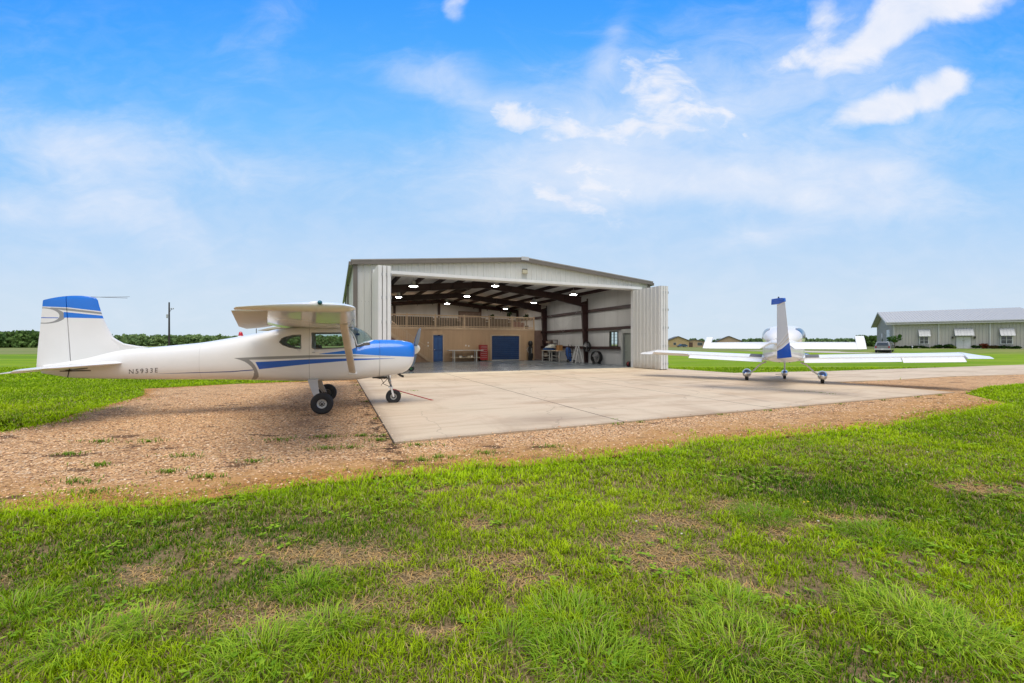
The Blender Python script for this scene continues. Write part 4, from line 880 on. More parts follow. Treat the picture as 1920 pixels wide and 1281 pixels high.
# paint: white with blue and grey sweeping bands, all fixed to the airframe's own axes
def livery(name, fin=False):
    m, t, b, oc = material(name); x, y, z = t.xyz(oc)
    wht = t.mix(t.mr(t.noise(oc, 1.3, 4, .6), .3, .7), (.80, .795, .785), (.755, .75, .735))
    c = wht; CB_ = (.001, .175, .70); BL_ = (.005, .10, .50); BR = (.002, .165, .68); NV = (.015, .06, .25); GR = (.27, .27, .27)
    if not fin:
        up = t.band(x, z, [(-.107, 1.238), (.577, 1.235), (1.136, 1.195), (2.1, 1.14)], [(-.107, 1.245), (.423, 1.316), (.563, 1.345), (.704, 1.405), (.86, 1.475), (1.03, 1.54), (1.10, 2.0), (2.1, 2.0)], -.107, 2.05)
        c = t.mix(up, c, CB_)
        c = t.mix(t.band(x, z, [(-1.70, 1.163), (-1.45, 1.131), (-1.086, 1.133), (-.312, 1.160), (.395, 1.181), (1.402, 1.172)], [(-1.72, 1.168), (-1.086, 1.196), (-.312, 1.216), (.395, 1.214), (1.402, 1.177)], -1.72, 1.40), c, GR)
        c = t.mix(t.band(z, x, [(.66, -1.50), (.714, -1.43), (.78, -1.385), (.856, -1.36), (.92, -1.375), (.984, -1.41), (1.04, -1.465), (1.09, -1.53), (1.13, -1.62), (1.166, -1.726)], [(.66, -1.42), (.70, -1.36), (.761, -1.29), (.83, -1.285), (.901, -1.30), (.96, -1.32), (1.018, -1.35), (1.075, -1.39), (1.131, -1.45), (1.166, -1.46)], .66, 1.166), c, GR)
        c = t.mix(t.band(x, z, [(-1.34, .92), (-1.259, .928), (-.312, 1.026), (.442, 1.083), (1.502, 1.12)], [(-1.34, 1.08), (-.312, 1.128), (.442, 1.136), (1.502, 1.123)], -1.335, 1.50), c, BL_)
        wedge = t.band(z, x, [(.92, -1.40), (1.09, -1.40)], [(.92, -1.262), (1.09, -1.338)], .9, 1.1); c = t.mix(wedge, c, wht)
        c = t.mix(t.band(z, x, [(.80, -1.40), (.856, -1.36), (.92, -1.375), (.984, -1.41), (1.04, -1.465), (1.09, -1.53), (1.13, -1.62)], [(.80, -1.28), (.83, -1.285), (.901, -1.30), (.96, -1.32), (1.018, -1.35), (1.075, -1.39), (1.131, -1.45)], .82, 1.131), c, GR)
        c = t.mix(t.band(x, z, [(-3.157, .860), (-2.5, .866), (-1.809, .874), (-1.37, .905)], [(-3.157, .862), (-2.5, .880), (-1.809, .893), (-1.37, .925)], -3.15, -1.375), c, NV)
        c = t.mix(t.m('MULTIPLY', t.mr(z, .86, .66), t.mr(t.noise(t.scale(oc, (.6, 3, 5)), 2.0, 5, .7), .35, .7, 0, .35)), c, (.42, .34, .25))
        # panel seams
        for xs_, z0, z1 in ((-.306, .66, 1.80), (1.162, .66, 1.56), (-2.35, .70, 1.52)):
            k = t.m('MULTIPLY', t.m('LESS_THAN', t.m('ABSOLUTE', t.m('SUBTRACT', x, xs_)), .0045), t.m('MULTIPLY', t.m('GREATER_THAN', z, z0), t.m('LESS_THAN', z, z1)))
            c = t.mix(t.m('MULTIPLY', k, .5 if xs_ > -1 else .22), c, (.12, .12, .12))
    else:
        c = t.mix(t.band(x, z, [(-5.1, 2.176), (-4.892, 2.172), (-4.54, 2.163), (-4.0, 2.098)], [(-5.1, 3), (-4.0, 3)], -5.1, -3.9), c, BR)
        ex, ez = t.m('SUBTRACT', x, -4.90), t.m('SUBTRACT', z, 2.0)
        def ell(a, b_, cx=0.0): return t.m('ADD', t.m('POWER', t.m('DIVIDE', t.m('ABSOLUTE', t.m('SUBTRACT', ex, cx)), a), 2.0), t.m('POWER', t.m('DIVIDE', t.m('ABSOLUTE', ez), b_), 2.0))
        ring = t.m('MULTIPLY', t.m('LESS_THAN', ell(.325, .155), 1.0), t.m('GREATER_THAN', ell(.235, .135, 0.0), 1.0))
        grey = t.m('MAXIMUM', ring, t.band(x, z, [(-4.80, 2.135), (-4.64, 2.112), (-4.54, 2.100), (-4.0, 2.040)], [(-4.80, 2.156), (-4.558, 2.147), (-4.0, 2.078)], -4.80, -3.9))
        c = t.mix(grey, c, GR)
        c = t.mix(t.band(x, z, [(-4.60, 1.966), (-3.9, 1.962)], [(-4.61, 2.075), (-4.54, 2.070), (-3.98, 2.014), (-3.9, 2.01)], -4.60, -3.9), c, BR)
        c = t.mix(t.m('MULTIPLY', t.band(x, z, [(-5.1, 1.950), (-4.67, 1.953)], [(-5.1, 1.966), (-4.67, 1.968)], -5.1, -4.68), t.m('LESS_THAN', ell(.235, .135), 1.0)), c, BL_)
    t.put(b.inputs['Base Color'], c); b.inputs['Roughness'].default_value = .28; b.inputs['Coat Weight'].default_value = .5; b.inputs['Coat Roughness'].default_value = .05
    t.put(b.inputs['Normal'], t.bump(t.noise(oc, 4, 2), .05, .02)); return m
LIV, LIVF = livery('white_blue_grey_fuselage_paint'), livery('white_blue_grey_fin_paint', True)
ca = thing('high_wing_airplane', 'white high-wing airplane with blue and grey stripes parked side-on on the gravel', 'airplane', (-4.31, 9.70, -.012), atan2(.358, .934))
# fuselage shell with real openings for windscreen and side windows
vs, fs, nX, nr = loft(F_AX, F_TOP, F_BOT, F_HW, F_EX, 110, 56, -4.93, 1.16, skip=lambda x, y, z: .60 < x < .66 and z > 1.44)
fs = list(fs)
fus = raw('fuselage', vs, fs, LIV, ca)
bm = bmesh.new(); bm.from_mesh(fus.data); bmesh.ops.recalc_face_normals(bm, faces=bm.faces); bm.to_mesh(fus.data); bm.free()
REARW = [(-.885, 1.50), (-.84, 1.575), (-.753, 1.615), (-.62, 1.648), (-.475, 1.655), (-.47, 1.365), (-.56, 1.362), (-.70, 1.392), (-.82, 1.44)]
DOORW = [(-.262, 1.70), (.40, 1.712), (.475, 1.69), (.53, 1.395), (.47, 1.375), (-.20, 1.352), (-.25, 1.375)]
SIDEW = [(.485, 1.80), (.75, 1.80), (.75, 1.40), (.675, 1.435)]
bm = bmesh.new(); bm.from_mesh(fus.data)
for poly in (REARW, DOORW, SIDEW):
    n = len(poly); xa, xb = min(p[0] for p in poly)-.05, max(p[0] for p in poly)+.05; za, zb = min(p[1] for p in poly)-.05, max(p[1] for p in poly)+.05
    for i in range(n):
        (x0, z0), (x1, z1) = poly[i], poly[(i+1) % n]
        fcs = [f for f in bm.faces if xa < f.calc_center_median().x < xb and za < f.calc_center_median().z < zb and abs(f.calc_center_median().y) > .25]
        geo = fcs+list({e for f in fcs for e in f.edges})+list({v for f in fcs for v in f.verts})
        bmesh.ops.bisect_plane(bm, geom=geo, dist=1e-5, plane_co=(x0, 0, z0), plane_no=(-(z1-z0), 0, x1-x0))
    sg = 1 if sum(poly[i][0]*poly[(i+1) % n][1]-poly[(i+1) % n][0]*poly[i][1] for i in range(n)) > 0 else -1
    def inpoly(c_): return all(sg*((poly[(i+1) % n][0]-poly[i][0])*(c_.z-poly[i][1])-(poly[(i+1) % n][1]-poly[i][1])*(c_.x-poly[i][0])) > 0 for i in range(n))
    bmesh.ops.delete(bm, geom=[f for f in bm.faces if abs(f.calc_center_median().y) > .2 and inpoly(f.calc_center_median())], context='FACES')
bm.to_mesh(fus.data); bm.free(); nm = fus.data
so = fus.modifiers.new('solid', 'SOLIDIFY'); so.thickness = .016; so.offset = -1
nm.shade_smooth(); nm.set_sharp_from_angle(angle=radians(32))
# cowling
vs, fs, nX, nr = loft(F_AX, F_TOP, F_BOT, F_HW, F_EX, 46, 56, 1.165, 1.985)
fs.append(tuple((nX-1)*nr+k for k in range(nr)))
cw = raw('cowling', vs, fs, LIV, ca); bm = bmesh.new(); bm.from_mesh(cw.data); bmesh.ops.recalc_face_normals(bm, faces=bm.faces); bm.to_mesh(cw.data); bm.free()
cw.data.shade_smooth(); cw.data.set_sharp_from_angle(angle=radians(50))
mb = MB()
for s_ in (-1, 1): mb.box((1.975, .10*s_ if s_ > 0 else -.22, 1.24), (1.992, .22 if s_ > 0 else -.10, 1.34))
mb.build('air_inlet', BLACK, cw)
mb = MB(); mb.box((1.25, -.36, 1.558), (1.62, .36, 1.574)); 
mb = MB(); mb.tube([(1.55, -.12, .80), (1.66, -.13, .70), (1.74, -.13, .665)], .028, 10); mb.build('exhaust_pipe', DARKM, cw)
mb = MB(); mb.box((1.02, -.16, .645), (1.36, .16, .668)); mb.build('cowl_flap', DARKM, cw)
# panes
CG = glass('cabin_glass', (.72, .80, .76), .6)
def inset_poly(poly, k):
    cx = sum(p[0] for p in poly)/len(poly); cz = sum(p[1] for p in poly)/len(poly); return [(cx+(x-cx)*k, cz+(z-cz)*k) for x, z in poly]
for poly in (REARW, DOORW):
    for s_ in (-1, 1):
        vs = [(x, s_*(f_surf(x, z)-.009), z) for x, z in poly]; w = raw('side_window', vs, [tuple(range(len(poly)))], CG, fus)
        mb = MB(); n = len(poly)
        for i in range(n):
            a, c_ = poly[i], poly[(i+1) % n]; mb.tube([(a[0], s_*(f_surf(*a)+.001), a[1]), (c_[0], s_*(f_surf(*c_)+.001), c_[1])], .009, 6)
        mb.build('window_seal', simple('grey_window_seal', (.16, .16, .15), .5), w)
vs, fs = [], []; nu, nv = 18, 12
for i in range(nv+1):
    k = i/nv
    for j in range(nu+1):
        q = -1+2*j/nu; top = Vector((.615-.125*abs(q)**3, .488*q, 1.868-.06*abs(q)**3)); bo_ = Vector((1.035-.365*abs(q)**2.2, .512*q, 1.555-.125*abs(q)**2.2))
        p = top.lerp(bo_, k); p += Vector((.045*sin(pi*k)*(1-.5*q*q), 0, .035*sin(pi*k))); vs.append(p)
for i in range(nv):
    for j in range(nu): a = i*(nu+1)+j; fs.append((a, a+1, a+nu+2, a+nu+1))
ws = raw('windscreen', vs, fs, CG, fus, True)
mb = MB(); mb.tube([vs[nv*(nu+1)+j] for j in range(nu+1)], .008, 6); mb.tube([vs[i*(nu+1)] for i in range(nv+1)], .010, 6); mb.tube([vs[i*(nu+1)+nu] for i in range(nv+1)], .010, 6); mb.build('windscreen_frame', WHITE_PAINT, ws)
# cabin inside
INT = simple('grey_cabin_trim', (.14, .135, .125), .8); SEATM = simple('dark_seat_fabric', (.05, .052, .06), .85)
mb = MB(); mb.prism([(.60, 1.15), (.64, 1.44), (.74, 1.475), (.95, 1.50), (.95, 1.15)], lambda x, z: (x, -.43, z), lambda x, z: (x, .43, z)); mb.build('instrument_panel', INT, fus)
mb = MB(); mb.box((-.9, -.44, .80), (.62, .44, .84)); mb.build('cabin_floor', INT, fus)
for s_ in (-1, 1):
    mb = MB(); mb.box((-.12, s_*.24-.17, .84), (.32, s_*.24+.17, 1.0)); mb.prism([(-.10, .98), (.0, .98), (-.12, 1.44), (-.20, 1.44)], lambda x, z: (x, s_*.24-.17, z), lambda x, z: (x, s_*.24+.17, z)); mb.build('seat', SEATM, fus, bevel=.03)
    mb = MB(); mb.tube([(.62, s_*.22, 1.30), (.50, s_*.22, 1.31)], .012, 8); mb.tube([(.50, s_*.22-.11, 1.40), (.49, s_*.22-.10, 1.30), (.49, s_*.22+.10, 1.30), (.50, s_*.22+.11, 1.40)], .013, 8); mb.build('control_yoke', BLACK, fus)
mb = MB(); mb.tube([(.70, 0, 1.80), (.69, 0, 1.72)], .006, 6); mb.lathe([(0, 0), (.045, .01), (.045, .05), (0, .06)], Matrix.Translation((.69, 0, 1.66)), 14); mb.build('compass', BLACK, fus)
# wings: fixed part, flap, aileron, tip
def wing_sec(y, s_):
    k = abs(y)/5.08; le = lerp(.66, .60, k); 
    zc = lerp(1.915, 1.925, k); te = lerp(-.99, -.36, max(0, (k-.25)/.75)) if k > .25 else -.99
    return le, te, zc
for s_ in (-1, 1):
    ys = [0.02, .5, 1.27, 2.2, 3.2, 4.2, 4.9]; secs = []
    for y in ys:
        le, te, zc = wing_sec(y, s_); ch = (le-te)*1.28; secs.append(((le, s_*y, zc-.015), (le-ch, s_*y, zc-.055), lerp(.105, .095, y/5), (0, 0, 1)))
    wg = foil('wing', secs, WHITE_PAINT, ca, 0, .775, 18, .018)
    for nm_, y0, y1, ex_, dz in (('flap', .56, 2.35, .62, .0), ('aileron', 2.38, 4.86, .47, .0)):
        sec2 = []
        for y in (y0, (y0+y1)/2, y1):
            le, te, zc = wing_sec(y, s_); fw = lerp(.50, .36, y/5); zt = zc-.035
            sec2.append(((te+.06, s_*y, zt-.005), (te-fw, s_*y, zc-lerp(.15, .072, y/5)), .09, (0, 0, 1)))
        foil(nm_, sec2, simple('cream_control_surface_paint', (.46, .42, .32), .4, var=.04), wg, 0, 1, 10)
    # rounded tip
    secs = []
    for k in range(7):
        a = k/6*pi/2; y = 4.9+.19*sin(a); le, te, zc = wing_sec(4.9, s_); sh = 1-cos(a); ch0 = (le-te)*1.28
        L0 = le-.16*sh; T0 = le-ch0*.90+.05*sh-.0; secs.append(((L0, s_*y, zc-.010+.02*sh), (T0-.17, s_*y, zc-.066+.02*sh), .098*max(cos(a), .12), (0, 0, 1)))
    foil('wing_tip', secs, WHITE_PAINT, wg, 0, 1, 16, .018)
    mb = MB(); mb.lathe([(0, 0), (.022, .01), (.028, .04), (.02, .075), (0, .085)], Matrix.Translation((.20, s_*5.07, 1.955)) @ Matrix.Rotation(-s_*pi/2, 4, 'X'), 14); mb.build('navigation_light', simple('teal_lamp_glass' if s_ < 0 else 'red_lamp_glass', (.01, .12, .16) if s_ < 0 else (.4, .01, .01), .1), wg, True)
    mb = MB(); mb.lathe([(0, 0), (.03, .0), (.02, .10), (0, .14)], Matrix.Translation((.20, s_*5.06, 1.95)) @ Matrix.Rotation(-pi/2, 4, 'Y'), 12); mb.build('light_fairing', WHITE_PAINT, wg, True)
    # strut
    a, c_ = Vector((.575, s_*.52, .82)), Vector((.42, s_*2.15, 1.835)); secs = [((a.x+.07, a.y, a.z), (a.x-.075, a.y, a.z), .32, (0, s_*.5, -.86)), ((c_.x+.07, c_.y, c_.z), (c_.x-.075, c_.y, c_.z), .32, (0, s_*.5, -.86))]
    st_ = foil('wing_strut', secs, simple('cream_strut_paint', (.60, .54, .46), .35, coat=.3), ca, 0, 1, 10)
    mb = MB(); mb.box((.49, min(s_*.48, s_*.535), .77), (.67, max(s_*.48, s_*.535), .83)); mb.build('strut_fairing', WHITE_PAINT, st_, bevel=.01)
# tail surfaces
FZ = [(1.02, -3.70, -5.005, 0), (1.38, -3.70, -4.985, 0), (1.44, -3.73, -4.98, 0), (1.52, -3.80, -4.973, 0), (1.60, -3.865, -4.966, 0), (1.80, -3.955, -4.948, 0), (1.97, -4.02, -4.937, 0), (2.11, -4.058, -4.925, 0), (2.22, -4.085, -4.918, 0)]
secs = [((le, 0, z), (te, 0, z), .085, (0, 1, 0)) for z, le, te, _ in FZ]; bl = [0]*len(secs)
for le, zl, te, zt, th, bu in ((-4.105, 2.32, -4.915, 2.255, .075, .02), (-4.135, 2.365, -4.914, 2.278, .055, .035), (-4.20, 2.388, -4.905, 2.295, .02, .045)): secs.append(((le, 0, zl), (te, 0, zt), th, (0, 1, 0))); bl.append(bu)
hg = [(L[0]-(-4.483-.077*(L[2]-1.094)/1.2))/(L[0]-T[0]) for L, T, _, _ in secs]
fin = foil('fin', secs, LIVF, ca, 0, .53, 14, bulge=bl, hinge=hg); rud = foil('rudder', secs, LIVF, ca, .537, 1, 10, bulge=bl, hinge=hg)
# dorsal fillet
mb = MB(); mb.prism([(-3.62, 1.30), (-3.30, 1.395), (-3.5, 1.425), (-3.7, 1.47), (-3.80, 1.54), (-3.9, 1.62), (-3.9, 1.2)], lambda x, z: (x, -.03, z), lambda x, z: (x, .03, z)); mb.build('dorsal_fillet', LIVF, ca, bevel=.02)
for s_ in (-1, 1):
    secs = [((-3.62, s_*.02, 1.085), (-4.93, s_*.02, 1.04), .07, (0, 0, 1)), ((-3.66, s_*.2, 1.085), (-4.93, s_*.2, 1.035), .075, (0, 0, 1)), ((-4.05, s_*1.30, 1.06), (-4.86, s_*1.30, 1.00), .07, (0, 0, 1)), ((-4.16, s_*1.44, 1.055), (-4.80, s_*1.45, 1.00), .03, (0, 0, 1))]
    sb = foil('stabilizer', secs, WHITE_PAINT, ca, 0, .585, 12); foil('elevator', [((a[0], a[1], a[2]), (c_[0]-.02, c_[1], c_[2]-.035), th, u_) for a, c_, th, u_ in secs], WHITE_PAINT, sb, .595, 1, 8)
mb = MB(); mb.tube([(-4.15, -.12, 1.0), (-4.52, -.14, .955)], .008, 6); mb.tube([(-4.15, -.125, .945), (-4.60, -.14, .945)], .010, 6); mb.tube([(-4.47, -.10, 1.05), (-4.49, -.14, .82)], .008, 6); mb.build('control_rod', DARKM, ca)
mb = MB(); mb.lathe([(0, 0), (.045, 0), (.045, .02), (.04, .05), (.03, .085), (0, .10)], Matrix.Translation((-1.695, 0, 1.632)), 16); bc_ = mb.build('beacon', simple('red_lens', (.50, .01, .02), .15, coat=.5), ca, True)
mb = MB(); mb.lathe([(0, 0), (.06, 0), (.05, .02), (0, .02)], Matrix.Translation((-1.695, 0, 1.615)), 16); mb.build('beacon_base', WHITE_PAINT, bc_)
mb = MB(); mb.tube([(-1.40, 0, 1.68), (-1.40, 0, 1.80)], .007, 6); mb.build('antenna', BLACK, ca)
mb = MB(); mb.tube([(-4.20, .03, 2.38), (-3.70, .24, 2.43)], .0035, 5); mb.tube([(-4.20, -.03, 2.38), (-3.55, -.24, 2.36)], .0035, 5); mb.build('whip_antenna', DARKM, ca)
# registration on both sides
def reg(side):
    cu = bpy.data.curves.new('registration', 'FONT'); cu.body = 'N5933E'; cu.size = .132; cu.space_character = 1.34; cu.extrude = 0; cu.offset = .0005; cu.shear = 0.12
    ob = bpy.data.objects.new('tmp', cu); COL.objects.link(ob); dg = bpy.context.evaluated_depsgraph_get(); me = bpy.data.meshes.new_from_object(ob.evaluated_get(dg)); bpy.data.objects.remove(ob)
    w = max(v.co.x for v in me.vertices); k = .50/w
    for v in me.vertices:
        x, z = v.co.x*k, v.co.y
        lx = -3.56+x if side < 0 else -3.06-x; lz = .868+z+.05*x if side < 0 else .892+z-.05*x
        v.co = (lx, side*(f_surf(lx, lz)+.003), lz)
    me.materials.clear(); me.materials.append(simple('grey_lettering', (.11, .11, .12), .4)); o = bpy.data.objects.new('registration', me); COL.objects.link(o); o.parent = fus
reg(-1); reg(1)
# propeller and spinner
mb = MB(); mb.lathe([(.15, 0), (.145, .03), (.115, .09), (.06, .145), (0, .17)], Matrix.Translation((1.99, 0, 1.345)) @ Matrix.Rotation(pi/2, 4, 'Y'), 28); sp = mb.build('spinner', simple('cream_spinner', (.72, .68, .58), .3, coat=.3), ca, True)
def blade(root, dirv, name='propeller_blade'):
    d_ = Vector(dirv).normalized(); ax_ = Vector((1, 0, 0)); side = d_.cross(ax_); vs, fs = [], []
    for i, (r, w, tw, th) in enumerate(((.06, .06, 80, .03), (.16, .11, 74, .026), (.30, .145, 68, .020), (.5, .15, 60, .014), (.70, .13, 56, .010), (.82, .10, 54, .008), (.865, .06, 54, .006), (.88, .02, 54, .004))):
        c_, s2 = cos(radians(tw)), sin(radians(tw)); e1 = side*c_+ax_*s2; e2 = ax_*c_-side*s2; p = Vector((2.035, 0, 1.345))+d_*r
        for k in range(8):
            a = 2*pi*k/8; vs.append(p+e1*(w/2*cos(a))+e2*(th/2*sin(a)))
    for i in range(7):
        for k in range(8): fs.append((i*8+k, i*8+(k+1) % 8, (i+1)*8+(k+1) % 8, (i+1)*8+k))
    fs += [tuple(range(8)), tuple(56+k for k in range(8))]
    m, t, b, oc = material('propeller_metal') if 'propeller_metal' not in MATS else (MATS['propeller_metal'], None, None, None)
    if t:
        b.inputs['Base Color'].default_value = (.16, .24, .36, 1); b.inputs['Metallic'].default_value = .6; b.inputs['Roughness'].default_value = .25; MATS['propeller_metal'] = m  # blue of the sky's reflection put into the base colour
    return raw(name, vs, fs, m, root, True)
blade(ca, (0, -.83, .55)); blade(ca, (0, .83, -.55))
# landing gear
for s_ in (-1, 1):
    gl_ = MB(); pts = [((-.34, s_*.40, .68), (-.13, s_*.40, .68)), ((-.335, s_*.50, .66), (-.14, s_*.50, .66)), ((-.24, s_*.74, .45), (-.10, s_*.74, .45)), ((-.13, s_*.96, .235), (-.03, s_*.96, .235))]
    vs, fs = [], []
    for a, c_ in pts:
        for q in (a, c_):
            vs.append((q[0], q[1]-s_*.008, q[2]-.010)); vs.append((q[0], q[1]+s_*.008, q[2]+.010))
    for i in range(3):
        A = i*4; B = A+4
        fs += [(A, A+2, B+2, B), (A+1, B+1, B+3, A+3), (A, B, B+1, A+1), (A+2, A+3, B+3, B+2)]
    fs += [(0, 1, 3, 2), (12, 14, 15, 13)]
    o = raw('gear_leg', vs, fs, simple('silver_gear_paint', (.58, .58, .57), .35, metal=.2), ca); bm = bmesh.new(); bm.from_mesh(o.data); bmesh.ops.recalc_face_normals(bm, faces=bm.faces); bm.to_mesh(o.data); bm.free()
    mb = MB(); mb.tube([(-.02, s_*.93, .215), (-.02, s_*1.10, .215)], .022, 10); mb.lathe([(.0, 0), (.09, 0), (.09, .02), (0, .02)], Matrix.Translation((-.02, s_*.955, .215)) @ Matrix.Rotation(-s_*pi/2, 4, 'X'), 20); mb.box((-.13, s_*.95-.02, .16), (-.04, s_*.95+.02, .26)); mb.build('brake', DARKM, o)
    mb = MB(); mb.tube([(-.30, s_*.55, .60), (-.20, s_*.78, .40), (-.10, s_*.93, .25)], .006, 6); mb.build('brake_line', BLACK, o)
    wheel(ca, 'main_wheel', (-.02, s_*1.05, .222), .222, .155, .095)
mb = MB(); mb.tube([(1.39, 0, .70), (1.455, 0, .42)], .024, 12); mb.tube([(1.41, 0, .60), (1.43, 0, .52)], .034, 12); ns = mb.build('nose_strut', STEEL, ca, True)
mb = MB(); mb.bar((1.38, 0, .62), (1.26, 0, .50), .03, .012); mb.bar((1.26, 0, .50), (1.43, 0, .42), .03, .012); mb.tube([(1.20, -.06, .66), (1.27, -.03, .53), (1.22, -.03, .46)], .008, 6); mb.build('torque_link', DARKM, ns)
mb = MB(); mb.box((1.40, -.08, .395), (1.50, .08, .425))
for s_ in (-1, 1): mb.bar((1.45, s_*.072, .41), (1.51, s_*.072, .18), .012, .045, (1, 0, 0))
mb.build('nose_fork', WHITE_PAINT, ca)
wheel(ca, 'nose_wheel', (1.51, 0, .180), .180, .12, .075)
mb = MB(); mb.box((-.25, -.545, 1.27), (-.19, -.528, 1.285)); mb.build('door_handle', STEEL, ca)
# tow bar hooked on the nose wheel
tb = MB(); a = Vector((-2.93, 10.17, .36)); c_ = Vector((-2.07, 10.62, .035)); tb.tube([a, c_], .011, 8); tb.tube([c_, c_+(c_-a).normalized()*.10], .016, 8)
o = tb.build('tow_bar', simple('red_bar_paint', (.38, .02, .015), .4), None); tag(o, 'thin red tow bar sloping from the nose wheel down to the concrete', 'tow bar')

# ================================================================= LOW-WING PLANE (right), seen from behind
rv = thing('low_wing_airplane', 'white low-wing airplane with blue rudder seen from behind on the concrete', 'airplane', (10.28, 15.88, .02), radians(90-34.9))
R_AX, R_TOP, R_BOT, R_HW, R_EX = zip(*[
    (-3.96, 1.42, 1.03, .03, 2.0), (-3.6, 1.47, .99, .12, 2.2), (-2.6, 1.53, .90, .28, 2.3), (-1.6, 1.58, .82, .44, 2.5), (-.8, 1.62, .76, .57, 2.8), (-.1, 1.62, .74, .66, 3.0), (.9, 1.60, .74, .68, 3.0), (1.6, 1.55, .76, .62, 3.0), (2.3, 1.48, .84, .50, 2.8), (2.7, 1.40, .95, .36, 2.5)])
def rlivery():
    m, t, b, oc = material('white_paint_with_blue_sweep'); x, y, z = t.xyz(oc); c = t.mix(t.mr(t.noise(oc, 1.2, 3), .3, .7), (.74, .73, .70), (.69, .68, .65))
    c = t.mix(t.band(x, z, [(-4.3, .70), (2.8, .70)], [(-4.3, 1.05), (-1.5, .86), (0, .80), (2.8, 1.0)], -4.3, 2.75), c, (.008, .09, .40))
    t.put(b.inputs['Base Color'], c); b.inputs['Roughness'].default_value = .16; b.inputs['Coat Weight'].default_value = .8; b.inputs['Coat Roughness'].default_value = .03; return m
RL = simple('glossy_white_paint', (.80, .79, .77), .26, var=.03, coat=.35)
vs, fs, nX, nr = loft(R_AX, R_TOP, R_BOT, R_HW, R_EX, 60, 48); fs.append(tuple(range(nr))); fs.append(tuple((nX-1)*nr+k for k in range(nr)))
rf = raw('fuselage', vs, fs, RL, rv); bm = bmesh.new(); bm.from_mesh(rf.data); bmesh.ops.recalc_face_normals(bm, faces=bm.faces); bm.to_mesh(rf.data); bm.free(); rf.data.shade_smooth(); rf.data.set_sharp_from_angle(angle=radians(45))
# cabin roof: a dome with tinted side windows
CX, CT, CB, CH, CE = zip(*[(-1.25, 1.66, 1.30, .30, 2.2), (-.9, 1.86, 1.30, .50, 2.3), (-.4, 2.05, 1.30, .63, 2.5), (.2, 2.13, 1.30, .70, 2.6), (.8, 2.13, 1.30, .71, 2.6), (1.3, 1.98, 1.30, .68, 2.5), (1.75, 1.68, 1.30, .60, 2.3), (1.95, 1.52, 1.30, .5, 2.2)])
m, t, b, oc = material('cabin_roof_with_tinted_windows'); x, y, z = t.xyz(oc); ay = t.m('ABSOLUTE', y)
k = t.m('MULTIPLY', t.m('GREATER_THAN', ay, t.curve(z, [(1.3, .52), (1.6, .545), (1.95, .40), (2.2, .38)])), t.m('MULTIPLY', t.m('GREATER_THAN', z, 1.62), t.m('LESS_THAN', z, 2.02)))
k = t.m('MULTIPLY', k, t.m('MULTIPLY', t.m('GREATER_THAN', x, -.55), t.m('LESS_THAN', x, 1.5)))
k = t.m('MAXIMUM', k, t.m('GREATER_THAN', x, 1.42))
t.put(b.inputs['Base Color'], t.mix(k, (.74, .73, .70), (.10, .11, .12))); b.inputs['Roughness'].default_value = .15; b.inputs['Coat Weight'].default_value = .6
vs, fs, nX, nr = loft(CX, CT, CB, CH, CE, 40, 48); fs.append(tuple(range(nr))); fs.append(tuple((nX-1)*nr+k_ for k_ in range(nr)))
cn = raw('canopy', vs, fs, m, rv); bm = bmesh.new(); bm.from_mesh(cn.data); bmesh.ops.recalc_face_normals(bm, faces=bm.faces); bm.to_mesh(cn.data); bm.free(); cn.data.shade_smooth(); cn.data.set_sharp_from_angle(angle=radians(45))
GREYW = simple('grey_non_slip_walkway', (.12, .12, .125), .8)
